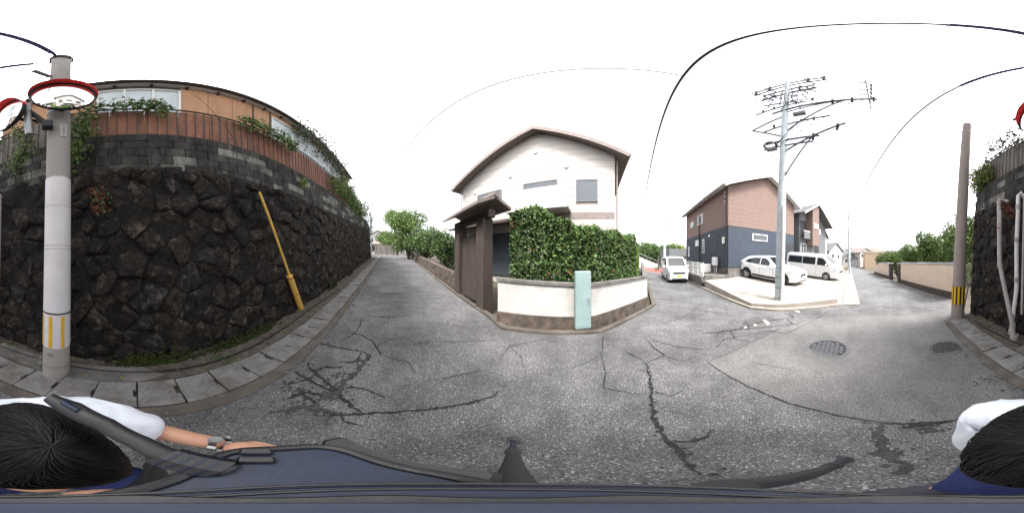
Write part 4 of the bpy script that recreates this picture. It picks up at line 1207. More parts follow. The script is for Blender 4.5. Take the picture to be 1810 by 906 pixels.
reloc(run('rendered_wall', wl + [v2(Vector((4.10, 3.75, 0)) + SD * 14)], .14, .30, .98, M_whitewall, gw), gw)
reloc(run('coping', [(-.33, 3.42), (1.63, 2.995), (4.13, 3.72)] + [v2(Vector((4.13, 3.72, 0)) + SD * 14)], .2, .98, 1.04, M_conc, gw), gw)
def hedge_run(label, pts, w, h, n, s, m, seed, m2):
    rr = random.Random(seed)
    t = thing('hedge', label, 'hedge', (pts[0][0], pts[0][1], g(*pts[0])))
    b, b2, b3, st = MB(), MB(), MB(), MB()
    for i in range(len(pts) - 1):
        a, c = Vector((*pts[i], 0)), Vector((*pts[i + 1], 0))
        L = (c - a).length; d = (c - a).normalized(); sd = Vector((-d.y, d.x, 0))
        for _ in range(int(n * L)):
            u = rr.random(); k = rr.random()
            hh = h * (1 + .16 * noise.noise((a.x + d.x * u * L, a.y + d.y * u * L, 4)) + .08 * noise.noise((a.x * 3 + d.x * u * L * 3, a.y * 3 + d.y * u * L * 3, 8)))
            if k < .5: q = a + d * u * L + sd * (rr.uniform(-.04, .14)) + Vector((0, 0, rr.uniform(.25, hh)))
            elif k < .8: q = a + d * u * L + sd * rr.uniform(0, w) + Vector((0, 0, hh + rr.gauss(0, .05)))
            else: q = a + d * u * L + sd * rr.uniform(0, w) + Vector((0, 0, rr.uniform(.3, hh)))
            q = q + sd * .07 * noise.noise(q * 2.3)
            q.z += g(q.x, q.y)
            leafquad(b2 if (k > .5 and k < .8 and rr.random() < .7) or rr.random() < .22 * (1 + 1.5 * noise.noise(q * 1.7)) else b3 if rr.random() < .03 else b, q - t.location, s * rr.uniform(.7, 1.3), rr)
        for k in range(int(L / .4) + 1):
            q = a + d * min(L, k * .4) + sd * w / 2; q.z = g(q.x, q.y)
            st.tube([q - t.location + Vector((0, 0, -.1)), q - t.location + Vector((.03, 0, h * .85))], [.025, .01], 5)
    b.build('foliage', m, t, fix=False); b2.build('top_shoots', m2, t, fix=False); b3.build('dead_leaves', M_leafR, t, fix=False); st.build('stem', M_bark, t)
    return t
hedge_run('tall dark green hedge behind the low white wall', [(-.05, 3.78), (1.66, 3.36), (3.75, 3.95)], .6, 2.35, 9000, .05, M_leafD, 41, M_leafM)
hedge_run('paler hedge running along the side street wall', [v2(Vector((3.95, 4.15, 0)) + SD * .2), v2(Vector((3.95, 4.15, 0)) + SD * 10)], .6, 1.9, 2500, .055, M_leafM, 42, M_leafL)
# teal cabinet in front of the wall
c = Vector((1.36, 2.93, 0)); c.z = g(c.x, c.y)
tb = thing('metal_cabinet', 'narrow pale teal metal cabinet standing against the white wall', 'cabinet', c, -.2)
MB().box((-.16, -.05, .1), (.16, .08, 1.32), bev=.012).build('body', M_teal, tb)
MB().box((-.14, -.058, .16), (.14, -.051, 1.27)).build('door', M_teal, tb)
MB().box((.09, -.075, .66), (.11, -.0585, .78)).build('handle', M_steel, tb)
MB().box((-.13, -.03, 0), (.13, .06, .1)).build('plinth', M_conc, tb)
# timber gate with a little roof
gc = N * 2.32 + U * 4.35; gc.z = g(gc.x, gc.y)
tg = thing('roofed_gate', 'dark timber garden gate with small roof left of the hedge', 'gate', gc, rot2(-U))
for x in (-.75, .75): MB().box((x - .17, -.16, -.2), (x + .17, .16, 2.35), bev=.012).build('post', M_wood, tg)
for k in range(9): MB().box((-.56 + k * .125, -.02, .08), (-.445 + k * .125, .02, 2.0)).build('door_board', M_wood, tg)
for z in (.4, 1.7): MB().box((-.57, .021, z), (.57, .06, z + .1)).build('door_rail', M_wood, tg)
MB().box((-1.1, -.1, 2.35), (1.1, .1, 2.55), bev=.01).build('lintel', M_wood, tg)
for s in (-1, 1): MB().prism([(-1.25, 0, 2.9), (-1.25, 0, 2.82), (-1.25, s * .5, 2.58), (-1.25, s * .5, 2.66)], (2.5, 0, 0)).build('roof_slope', M_roofbr, tg)
MB().tube([(-1.3, 0, 2.91), (1.3, 0, 2.91)], .07, 8).build('ridge', M_roofbr, tg, smooth=True)
# brown retaining wall up the lane
bw = thing('roadside_wall', 'low brown block wall edging the lane beyond the timber gate', 'wall', nt(2.3, 6))
for c_ in range(3):
    for k in range(34):
        t_ = 5.45 + k * .405 + (.2 if c_ % 2 else 0)
        q = nt(2.36 + rnd.uniform(-.012, .012), t_) - bw.location
        M = frameM(q + Vector((0, 0, .06 + c_ * .2)), U + Vector((0, 0, .086)), -N)
        if M.col[2].z < 0: M = frameM(q + Vector((0, 0, .06 + c_ * .2)), -(U + Vector((0, 0, .086))), -N)
        if not (c_ or k): bwm = MB().box((-.195, -.1, 0), (.195, .1, .192), bev=.014).build('block', M_brownstone, bw); bwm.matrix_basis = M; bwd = bwm.data
        else: inst('block', bwd, bw, M)
# trees on the right of the lane
def tree_px(name, label, x, y_base, d, hgt, wid, m, m2, seed, n=130, s=.12, group=None):
    p = pol(x, d, 0); p.z = g(p.x, p.y)
    rr = random.Random(seed); cs = []
    for _ in range(22):
        a = rr.uniform(0, 6.28); q = rr.random() ** .5
        z = hgt * (.22 + .68 * rr.random()); rmax = wid * math.sqrt(max(.05, 1 - ((z / hgt - .55) / .5) ** 2))
        cs.append((((math.cos(a) * q * rmax), math.sin(a) * q * rmax, z), wid * rr.uniform(.32, .5)))
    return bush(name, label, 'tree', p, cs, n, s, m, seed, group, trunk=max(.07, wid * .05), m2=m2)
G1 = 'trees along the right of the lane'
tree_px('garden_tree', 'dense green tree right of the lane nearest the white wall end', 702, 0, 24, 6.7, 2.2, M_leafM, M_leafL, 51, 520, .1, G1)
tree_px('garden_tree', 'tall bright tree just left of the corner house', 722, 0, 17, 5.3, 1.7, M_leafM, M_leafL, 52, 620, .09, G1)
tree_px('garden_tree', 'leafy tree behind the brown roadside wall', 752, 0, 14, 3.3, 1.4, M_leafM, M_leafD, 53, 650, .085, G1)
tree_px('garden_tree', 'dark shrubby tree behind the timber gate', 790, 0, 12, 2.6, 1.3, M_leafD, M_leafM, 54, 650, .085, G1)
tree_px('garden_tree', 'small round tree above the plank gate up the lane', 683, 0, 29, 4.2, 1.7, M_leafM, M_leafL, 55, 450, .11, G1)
# far end of the lane: plank gate, white wall, white house, wooded hill
eg = thing('plank_gate', 'weathered grey plank gate across the top of the lane', 'gate', pol(683, 27, 0), R(40))
eg.location.z = g(eg.location.x, eg.location.y)
for k in range(12): MB().box((-1.75 + k * .29, -.02 - .004 * (k % 2), .05), (-1.47 + k * .29, .02, 1.62 + rnd.uniform(-.03, .03))).build('plank', M_greywood, eg)
MB().box((1.76, -.1, 0), (1.98, .1, 1.75)).build('post', M_wood, eg); MB().box((-1.95, -.1, 0), (-1.77, .1, 1.7)).build('post', M_greywood, eg)
ew = thing('end_wall', 'plain white wall panel right of the plank gate', 'wall', pol(707, 25.5, 0), R(28)); ew.location.z = g(ew.location.x, ew.location.y)
MB().prism([(-.75, 0, -.1), (.75, 0, -.1), (.75, 0, 2.15), (-.75, 0, 1.75)], (0, .18, 0)).build('panel', M_whitewall, ew)
MB().prism([(-.79, -.03, 1.751), (.79, -.03, 2.151), (.79, -.03, 2.23), (-.79, -.03, 1.83)], (0, .24, 0)).build('coping', M_tile, ew)
hh = thing('lane_end_house', 'white two storey house with grey tiled roof at the top of the lane', 'house', pol(668, 38, 0), R(44)); hh.location.z = g(hh.location.x, hh.location.y) - .1
MB().prism([(-3, 0, 0), (3, 0, 0), (3, 0, 4.4), (0, 0, 5.7), (-3, 0, 4.4)], (0, 6, 0)).build('wall', M_whitewall, hh)
for s in (-1, 1): MB().prism([(0, -.4, 5.9), (0, -.4, 5.75), (s * 3.5, -.4, 4.2), (s * 3.5, -.4, 4.36)], (0, 6.8, 0)).build('roof_slope', M_rooflt, hh)
toH = lambda a, z, o: Vector((a, -o, z))
win(hh, toH, -2.2, -1.0, 2.9, 4.0, 2); win(hh, toH, .6, 1.9, 2.9, 4.0, 2); win(hh, toH, -2.2, -.6, .8, 2.1, 2)
MB().prism([(-3, -1.3, 2.4), (3, -1.3, 2.4), (3, 0, 2.75), (-3, 0, 2.75)], (0, 0, .1)).build('porch_roof', M_roofbr, hh)

# ------------------------------------------------------------------ parking corner
def pad_h(x, y):
    s = x * SD.x + y * SD.y; m = x * MD.x + y * MD.y
    z = .02 + .07 * max(0, s - 4.4) - .035 * max(0, m - 6)
    return max(z, g(x, y) + .045)
ppad = [v2(SR + Vector((.12, -.05, 0))), (5.5, -.25), (5.75, -2.6), v2(K0 + LD * 17 + Vector((.1, .2, 0))), v2(K0 + LD * 17 + SD * 4.6), v2(SD * 8.95 + MD * 5.6), v2(SD * 8.6 + MD * 3.6)]
pad = sheet('parking_pad', ppad, M_paleconc, .012, .5, hf=pad_h, thick=.5)
kr = run('corner_kerb', [v2(SR + SD * 36), v2(SR), (5.32, -.25), v2(K0), v2(K0 + LD * 26)], .16, -.2, .07, M_kerbR, side=1); tag(kr, kind='structure')
# pale concrete gutter strips down the lower road side
for k in range(3):
    o = run('kerb_course', [v2(K0 + LD * (.15) + LD.cross(Vector((0, 0, 1))) * (.03 + .24 * k)), v2(K0 + LD * 30 + LD.cross(Vector((0, 0, 1))) * (.03 + .24 * k))], .225, -.1, .02 + .006 * k, M_kerbR, kr, side=-1)
o = run('kerb_ramp', [v2(gp(1352, 548)), v2(gp(1402, 546))], .22, -.05, .05, M_kerbR, kr, side=1)
for s in (5.6, 7.2): # expansion joints
    a, c = SD * s + MD * 4.1, SD * s + MD * 9.5
    P = [a.lerp(c, k / 14) for k in range(15)]
    vs = []
    for p in P: vs += [(p.x, p.y, pad_h(p.x, p.y) + .0165), (p.x + SD.x * .02, p.y + SD.y * .02, pad_h(p.x + SD.x * .02, p.y + SD.y * .02) + .0165)]
    MB().add(vs, [(2 * k, 2 * k + 1, 2 * k + 3, 2 * k + 2) for k in range(14)]).build('joint_line', M_kerbL, pad, fix=False)
# raised yard of the two houses
yard_z = .5
tag(sheet('house_yard', [v2(SD * 8.95 + MD * 3.55), v2(SD * 8.95 + MD * 22), v2(SD * 30 + MD * 22), v2(SD * 30 + MD * 3.55)], M_conc, 0, 1.5, hf=lambda x, y: yard_z, thick=2.2), kind='structure')
# ------------------------------------------------------------------ brown and navy house
HC = Vector((10.19, 2.54, yard_z))
h1 = thing('two_tone_house', 'two storey house with brown siding above navy siding behind the parked cars', 'house', HC, R(-45))
W1, D1, ZB, ZM, ZE, ZRg = 7.0, 9.4, .5, 3.19, 6.05, 7.75
f1 = lambda a, z, o: Vector((a, -o, z)); s1 = lambda a, z, o: Vector((-o, a, z)); r1 = lambda a, z, o: Vector((W1 + o, a, z))
MB().box((.02, .02, -.3), (W1 - .02, D1 - .02, ZB)).build('foundation', M_conc, h1)
MB().prism([(.01, .01, ZB), (W1 - .01, .01, ZB), (W1 - .01, .01, ZE), (W1 / 2, .01, ZRg), (.01, .01, ZE)], (0, D1 - .02, 0)).build('wall', M_dark, h1)
gable = [(0, ZB), (W1, ZB), (W1, ZE), (W1 / 2, ZRg), (0, ZE)]
boards(h1, gable, rows(ZB, ZM, .3), M_navy, f1); boards(h1, gable, rows(ZM + .03, ZRg, .3), M_brownsid, f1)
side = [(0, ZB), (D1, ZB), (D1, ZE), (0, ZE)]
boards(h1, side, rows(ZB, ZM, .3), M_navy, s1); boards(h1, side, rows(ZM + .03, ZE, .3), M_brownsid, s1)
boards(h1, side, rows(ZB, ZM, .3), M_navy, r1); boards(h1, side, rows(ZM + .03, ZE, .3), M_brownsid, r1)
for nm, tm, L in (('belt_trim', f1, W1), ('belt_trim', s1, D1)):
    MB().prism([tm(0, ZM, 0), tm(L, ZM, 0), tm(L, ZM + .03, 0), tm(0, ZM + .03, 0)], Vector(tm(0, 0, .03)) - Vector(tm(0, 0, 0))).build(nm, M_dark, h1)
# roof, ridge along y
for sgn, x in ((-1, -.5), (1, W1 + .5)):
    zz = ZE - .5 * (ZRg - ZE) / 3.5
    MB().prism([(W1 / 2, -.5, ZRg + .25), (W1 / 2, -.5, ZRg + .12), (x, -.5, zz + .12), (x, -.5, zz + .25)], (0, D1 + 1.0, 0)).build('roof_slope', M_roof, h1)
    MB().prism([(W1 / 2, -.52, ZRg + .22), (W1 / 2, -.52, ZRg - .02), (x, -.52, zz - .02), (x, -.52, zz + .22)], (0, .018, 0)).build('barge_board', M_rooflt, h1)
    MB().prism([(x, -.5, zz + .03), (x - sgn * .02, -.5, zz + .03), (x - sgn * .02, -.5, zz + .22), (x, -.5, zz + .22)], (0, D1 + 1.0, 0)).build('fascia', M_rooflt, h1)
    MB().prism([(x, -.48, zz + .02), (W1 * (sgn > 0), -.48, ZE + .02), (W1 * (sgn > 0), -.48, ZE + .07), (x, -.48, zz + .09)], (0, D1 + .96, 0)).build('soffit', M_rooflt, h1)
    MB().prism([(W1 / 2, -.5, ZRg + .115), (W1 / 2, -.5, ZRg + .095), (x, -.5, zz + .095), (x, -.5, zz + .115)], (0, .49, 0)).build('gable_soffit', M_rooflt, h1)
    MB().tube([(x + sgn * .06, -.5, zz + .12), (x + sgn * .06, D1 + .5, zz + .12)], .05, 8).build('eave_gutter', M_rooflt, h1, smooth=True)
win(h1, f1, 2.0, 3.5, 2.35, 2.85, 1); win(h1, f1, 4.9, 5.6, 3.95, 5.1, 1, pane=M_palewin)
win(h1, s1, 4.3, 5.6, 4.15, 5.1, 2); win(h1, s1, 6.8, 7.8, 4.3, 4.85, 2)
win(h1, s1, 5.3, 6.2, 2.2, 2.75, 2, pane=M_palewin); win(h1, s1, 3.9, 4.4, 1.5, 2.7, 1); win(h1, s1, 1.9, 2.35, 1.6, 2.8, 1, frame=M_greysid, pane=M_navy); win(h1, s1, 8.2, 8.6, 1.2, 2.3, 1, pane=M_palewin)
MB().tube([(-.09, .12, -.1), (-.09, .12, ZE - .3), (-.4, -.1, ZE - .05)], .04, 8).build('downpipe', M_dark, h1, smooth=True)
MB().tube([(-.09, 5.0, -.1), (-.09, 5.0, 5.0)], .05, 8).build('downpipe', M_dark, h1, smooth=True)
MB().box((-.14, .35, 2.05), (-.023, .6, 2.5), bev=.02).build('meter_box', M_white, h1)
MB().lathe([(.0, .09), (.08, .07), (.11, 0)], 12, frameM((-.023, 2.9, 2.85), (0, 1, 0), (0, 0, 1), (-1, 0, 0))).build('vent_hood', M_white, h1, smooth=True)
for z in (4.9, 5.3, 5.6): MB().box((-.1, .25, z), (-.023, .33, z + .1)).build('cable_clip', M_white, h1)
gb = MB().box((-.38, 1.2, .55), (-.1, 1.7, 1.15), bev=.04).build('gas_meter', M_sleeve, h1)
MB().tube([(-.2, 1.3, -.1), (-.2, 1.3, .6)], .03, 6).build('gas_pipe', M_pvcw, h1); MB().tube([(-.2, 1.6, -.1), (-.2, 1.6, .6)], .03, 6).build('gas_pipe', M_pvcw, h1)
MB().box((W1 - 1.1, -.035, .1), (W1 - .1, -.0225, 2.3)).build('door', M_dark, h1)
# yard wall and white mesh fence by the side street
yw = thing('yard_wall', 'low pale block wall between the parking pad and the navy house', 'wall', SD * 8.7 + MD * 3.7 + Vector((0, 0, .0)), R(-45))
for c_ in range(3):
    for k in range(5):
        x0 = -.05 + k * .4 - (.2 if c_ % 2 else 0)
        MB().box((x0 + .004, 0, c_ * .2 - .02 + .004), (x0 + .392, .15, c_ * .2 + .172), bev=.008).build('block', M_conc, yw)
yw2 = thing('yard_wall', 'pale block wall along the side street beside the small van', 'wall', SD * 9.0 + MD * 3.66, R(45))
for c_ in range(3):
    for k in range(26):
        x0 = k * .4 - (.2 if c_ % 2 else 0)
        MB().box((x0 + .004, 0, c_ * .2 + .004 - .1), (x0 + .392, .15, c_ * .2 + .092), bev=.008).build('block', M_conc, yw2)
mf = thing('mesh_fence', 'thin white wire mesh fence on the block wall by the navy house', 'fence', SD * 9.0 + MD * 3.74 + Vector((0, 0, .5)), R(45))
for k in range(5): MB().tube([(k * 1.0 + .1, 0, -.05), (k * 1.0 + .1, 0, .85)], .02, 6).build('post', M_white, mf)
for z in (.05, .3, .55, .8): MB().tube([(.1, 0, z), (4.1, 0, z)], .007, 4).build('wire_rail', M_white, mf)
b = MB()
for k in range(60): b.tube([(.1 + k * .066, 0, .02), (.1 + k * .066, 0, .83)], .0035, 4)
tag(b.build('mesh_wires', M_white, mf), kind='stuff')
ac = thing('outdoor_unit', 'pale boxy outdoor air conditioning unit beside the navy house wall', 'air conditioner', SD * 10.9 + MD * 4.6 + Vector((0, 0, yard_z)), R(135))
MB().box((-.4, -.15, .06), (.4, .15, .66), bev=.02).build('case', M_whitewall, ac)
MB().lathe([(.0, .02), (.21, .02), (.24, 0)], 20, frameM((.1, -.152, .36), (1, 0, 0), (0, 0, 1), (0, -1, 0))).build('fan_grille', M_greysid, ac)
for s in (-.3, .3): MB().box((s - .05, -.16, 0), (s + .05, .16, .06)).build('foot', M_conc, ac)

# ------------------------------------------------------------------ grey house with brown bay
C2 = HC + MD * 8.0
h2 = thing('grey_house', 'grey sided house with projecting brown bay beyond the brown and navy house', 'house', C2, R(-45))
W2, D2, PK, E0, E1, ZP = 6.0, 8.0, 2.5, 5.6, 5.1, 7.0
MB().box((.02, .03, -.3), (W2 - .02, D2, .4)).build('foundation', M_conc, h2)
MB().prism([(.01, .02, .4), (W2, .02, .4), (W2, .02, E1), (PK, .02, ZP), (.01, .02, E0)], (0, D2, 0)).build('wall', M_greysid, h2)
boards(h2, [(1.35, .4), (W2, .4), (W2, E1), (PK, ZP), (1.35, E0 + .75)], rows(.4, ZP, .3), M_greysid, f1)
MB().prism([(1.3, -.75, 2.35), (2.75, -.75, 2.35), (2.75, -.75, 6.75), (PK, -.75, 6.85), (1.3, -.75, 6.2)], (0, .74, 0)).build('bay', M_brownsid, h2)
for k in range(2): win(h2, lambda a, z, o: Vector((a, -.75 - o, z)), 1.55 + k * .6, 1.95 + k * .6, 4.2, 4.75, 1, pane=M_palewin)
for k in range(2): win(h2, lambda a, z, o: Vector((a, -.022 - o, z)), 3.3 + k * .75, 3.75 + k * .75, 3.9, 4.5, 1, pane=M_palewin)
MB().box((.15, -.02, 3.2), (1.2, .018, 4.9)).build('balcony_opening', M_dark, h2)
MB().box((.1, -.5, 3.0), (1.28, -.44, 3.75)).build('balcony_parapet', M_greysid, h2); MB().box((.1, -.5, 3.75), (1.28, -.4, 3.81)).build('balcony_cap', M_white, h2); MB().box((.1, -.44, 3.0), (1.28, .018, 3.08)).build('balcony_floor', M_greysid, h2)
win(h2, f1, .15, 1.2, .5, 2.5, 2); MB().box((2.9, -.04, .3), (4.1, -.024, 2.4)).build('door', M_dark, h2)
for (x0, z0, x1, z1) in ((PK, ZP, -.5, E0 - .25), (PK, ZP, W2 + .5, E1 - .27)):
    MB().prism([(x0, -.95, z0 + .2), (x0, -.95, z0 + .08), (x1, -.95, z1 + .06), (x1, -.95, z1 + .18)], (0, D2 + 1.4, 0)).build('roof_slope', M_roof, h2)
    MB().prism([(x0, -.97, z0 + .19), (x0, -.97, z0 - .02), (x1, -.97, z1 - .04), (x1, -.97, z1 + .17)], (0, .018, 0)).build('barge_board', M_rooflt, h2)
# blank white neighbour and a white gabled house further down
def simple_house(name, label, p, rz, w, dp, ze, zr, wm, rm, wins, group=None, porch=False):
    t = thing(name, label, 'house', p, rz, group)
    MB().prism([(0, 0, -1.5), (w, 0, -1.5), (w, 0, ze), (w / 2, 0, zr), (0, 0, ze)], (0, dp, 0)).build('wall', wm, t)
    for s in (-1, 1):
        x = -.35 if s < 0 else w + .35; zz = ze - .35 * (zr - ze) / (w / 2)
        MB().prism([(w / 2, -.3, zr + .16), (w / 2, -.3, zr + .02), (x, -.3, zz + .02), (x, -.3, zz + .16)], (0, dp + .6, 0)).build('roof_slope', rm, t)
    for (a, z, ww, hh2) in wins: win(t, f1, a, a + ww, z, z + hh2, 2 if ww > .9 else 1)
    for (a, z, ww, hh2) in wins[:2]: win(t, s1, a, a + ww, z, z + hh2, 1)
    return t
simple_house('white_house', 'narrow blank white house wall beyond the grey house', C2 + MD * 7.3 + SD * 1.5 + Vector((0, 0, -.4)), R(-45), 2.4, 7, 4.6, 5.6, M_whitewall, M_roof, [(.8, 2.6, .6, .7)])
p = pol(1466, 36, 0); p.z = g(p.x, p.y) - .2
simple_house('white_house', 'small white house with grey gable roof near the distant town', p, R(-60), 5.0, 6, 4.4, 6.2, M_whitewall, M_greysid, [(.8, 2.8, .9, .9), (3.0, 2.6, .9, .9), (1, .4, 1.2, 1.2)])
p = pol(1196, 26, 0); p.z = g(p.x, p.y)
sh = thing('flat_roof_shed', 'low white building with grey box roof behind the small van', 'building', p, R(-32))
MB().box((-1.2, 0, 0), (2.2, 4, 1.85)).build('wall', M_whitewall, sh); MB().box((-1.35, -.25, 1.85), (2.35, 4.2, 3.1), bev=.02).build('roof', M_greysid, sh)
MB().box((-1.36, -.27, 1.80), (2.36, -.251, 1.95)).build('eave_band', M_dark, sh)

# ------------------------------------------------------------------ vehicles
def interp(pts, x):
    if x <= pts[0][0]: return pts[0][1]
    for (a, va), (b, vb) in zip(pts, pts[1:]):
        if x <= b:
            return va + (vb - va) * (x - a) / (b - a)
    return pts[-1][1]
def car(name, label, cat, front, heading, spec, hf, paint):
    L, Wd, H, belt, rw = spec['L'], spec['W'], spec['H'], spec['belt'], spec['roofw']
    top, bot, plan = spec['top'], spec['bot'], spec['plan']
    hd = Vector((math.sin(heading), math.cos(heading), 0))
    wf, wr = spec['wheels']            # x of axles, measured from the nose backwards (negative)
    pf, prr_ = front + hd * wf, front + hd * wr
    zf, zr_ = hf(pf.x, pf.y), hf(prr_.x, prr_.y)
    pitch = math.atan2(zf - zr_, wf - wr)
    t = thing(name, label, cat)
    q = front.copy(); q.z = zf - math.tan(pitch) * wf
    t.matrix_basis = Matrix.Translation(q) @ Matrix.Rotation(math.pi / 2 - heading, 4, 'Z') @ Matrix.Rotation(-pitch, 4, 'Y')
    def w(x, z):
        p = Wd * interp(plan, x)
        zb = interp(bot, x)
        if z <= belt:
            k = max(0, (belt * .75 - z) / (belt * .75 - zb)) if belt * .75 > zb else 0
            return p * (1 - .07 * k * k)
        return p * (1 - (1 - rw) * min(1.05, (z - belt) / (H - belt)))
    xs = sorted(set([p[0] for p in top] + [p[0] for p in bot] + [p[0] for p in plan] + list(np.linspace(-L, 0, 26))))
    ks = [0, .06, .2, .38, .55, .7, .84, .94]
    vs = []
    for x in xs:
        zb, zt = interp(bot, x), interp(top, x)
        pr = [(w(x, zb + (zt - zb) * k), zb + (zt - zb) * k) for k in ks]
        we = w(x, zt)
        pr += [(we * .955, zt - .002), (we * .8, zt + .012), (we * .4, zt + .02), (0, zt + .022)]
        ring_ = [(y, z) for y, z in pr] + [(-y, z) for y, z in reversed(pr[:-1])]
        vs += [(x, y, z) for y, z in ring_]
    n = 2 * 12 - 1
    fs = []
    for i in range(len(xs) - 1):
        for k in range(n): fs.append((i * n + k, i * n + (k + 1) % n, (i + 1) * n + (k + 1) % n, (i + 1) * n + k))
    fs += [tuple(range(n)), tuple(range((len(xs) - 1) * n, len(xs) * n))]
    MB().add(vs, fs).build('body', paint, t, smooth=True)
    def sidepatch(nm, poly, m, o=.006, parent=t, sides=(1, -1)):
        P = []
        for i in range(len(poly)):
            a, b = poly[i], poly[(i + 1) % len(poly)]
            for k in range(4): P.append((a[0] + (b[0] - a[0]) * k / 4, a[1] + (b[1] - a[1]) * k / 4))
        cx = sum(p[0] for p in P) / len(P); cz = sum(p[1] for p in P) / len(P)
        for s in sides:
            V = [(cx, s * (w(cx, cz) + o), cz)]
            for sc in (.5, 1):
                for x, z in P:
                    X, Z = cx + (x - cx) * sc, cz + (z - cz) * sc
                    V.append((X, s * (w(X, Z) + o), Z))
            m_ = len(P); F = [(0, 1 + k, 1 + (k + 1) % m_) for k in range(m_)] + [(1 + k, 1 + m_ + k, 1 + m_ + (k + 1) % m_, 1 + (k + 1) % m_) for k in range(m_)]
            MB().add(V, F).build(nm, m, parent, fix=False)
    for nm, poly, m in spec['side']: sidepatch(nm, poly, m)
    def toppatch(nm, x0, x1, m, f=.86, o=.008):
        V, F = [], []
        N1 = 8
        for i in range(N1 + 1):
            x = x0 + (x1 - x0) * i / N1; zt = interp(top, x); we = w(x, zt)
            for j in range(9):
                y = (j / 8 * 2 - 1) * f
                dz = .022 if abs(y) < .4 else .022 - (abs(y) - .4) * .025
                V.append((x, y * we, zt + dz + o))
        for i in range(N1):
            for j in range(8): F.append((i * 9 + j, i * 9 + j + 1, (i + 1) * 9 + j + 1, (i + 1) * 9 + j))
        MB().add(V, F).build(nm, m, t, fix=False)
    for nm, x0, x1, m in spec['tops']: toppatch(nm, x0, x1, m)
    for nm, y0, y1, z0, z1, m, o in spec['front']:
        MB().box((-.12, y0, z0), (o, y1, z1), bev=min(.02, abs(z1 - z0) * .3)).build(nm, m, t)
    r = spec['r']
    for xw in (wf, wr):
        for s in (1, -1):
            yy = s * (w(xw, r) - .09)
            # arch
            V, F = [], []
            for k in range(17):
                a = math.pi * (-.08 + 1.16 * k / 16)
                for rr_ in (r * 1.0, r * spec['arch']):
                    X, Z = xw + rr_ * math.cos(a), r + rr_ * math.sin(a)
                    V.append((X, s * (w(X, Z) + .012), Z))
                if k: F.append((2 * k - 2, 2 * k - 1, 2 * k + 1, 2 * k))
            MB().add(V, F).build('wheel_arch', M_black if spec['clad'] else paint, t, fix=False)
            V = [(xw, s * (w(xw, r) + .008), r)] + [(xw + r * 1.02 * math.cos(k / 20 * 6.2832), s * (w(xw + r * 1.02 * math.cos(k / 20 * 6.2832), r + r * math.sin(k / 20 * 6.2832)) + .008), r + r * 1.02 * math.sin(k / 20 * 6.2832)) for k in range(20)]
            MB().add(V, [(0, 1 + k, 1 + (k + 1) % 20) for k in range(20)]).build('wheel_well', M_black, t, fix=False)
            wh = bpy.data.objects.new('wheel', None); C.objects.link(wh); wh.parent = t
            wh.matrix_basis = frameM((xw, yy, r), (1, 0, 0), (0, 0, s * 1), None)
            M2 = Matrix.Rotation(0, 4, 'Z')
            # local z of the frame points outwards or inwards; build symmetric about it
            out = 1 if (wh.matrix_basis.to_3x3() @ Vector((0, 0, 1))).y * s > 0 else -1
            MB().lathe([(r * .68, -.10), (r * .95, -.10), (r, -.06), (r, .07), (r * .95, .115), (r * .7, .12)], 28).build('tyre', M_black, wh, smooth=True)
            b = MB()
            b.lathe([(r * .70, out * .11), (r * .64, out * .118), (r * .62, out * .06), (0, out * .05)], 28)
            b.build('rim_barrel', M_dark, wh, smooth=True)
            b = MB()
            ns = spec['spokes']
            for k in range(ns):
                a = k / ns * 2 * math.pi
                b.box((r * .1, -r * .075, min(out * .07, out * .112)), (r * .66, r * .075, max(out * .07, out * .112)), Matrix.Rotation(a, 4, 'Z'))
            b.lathe([(r * .17, out * .08), (r * .17, out * .12), (0, out * .122)], 12)
            b.lathe([(r * .62, out * .10), (r * .69, out * .122), (r * .69, out * .10)], 28)
            b.build('rim', M_rim, wh)
    for s in (1, -1):
        mx = spec['mirror']
        mo = MB().box((mx - .06, min(s * (w(mx, belt) + .02), s * (w(mx, belt) + .2)), belt + .0), (mx + .06, max(s * (w(mx, belt) + .02), s * (w(mx, belt) + .2)), belt + .16), bev=.035).build('door_mirror', paint, t, smooth=True)
    for xh, zh in spec['handles']:
        for s in (1, -1):
            MB().box((xh - .09, min(s * (w(xh, zh) + .004), s * (w(xh, zh) + .03)), zh - .015), (xh + .09, max(s * (w(xh, zh) + .004), s * (w(xh, zh) + .03)), zh + .02), bev=.008).build('door_handle', paint, t)
    return t
M_lamp = mat('headlamp_glass', (.62, .64, .66), .1, .05, 5, 0, spec=.8)
M_lampr = mat('tail_lamp', (.35, .02, .02), .2, .05, 5, 0, spec=.6)
M_plateW = mat('number_plate_white', (.72, .72, .70), .5, .05, 5, 0)
M_plateY = mat('number_plate_yellow', (.75, .52, .05), .5, .05, 5, 0)
M_vanwhite = mat('white_van_paint', (.70, .71, .73), .3, .02, 2, 0, coat=.5)
M_silver = mat('pale_silver_paint', (.62, .64, .68), .3, .02, 2, 0, coat=.5)
def seams(xs, z0, z1): return [('panel_gap', [(x - .006, z0), (x + .006, z0), (x + .006, z1), (x - .006, z1)], M_dark) for x in xs]
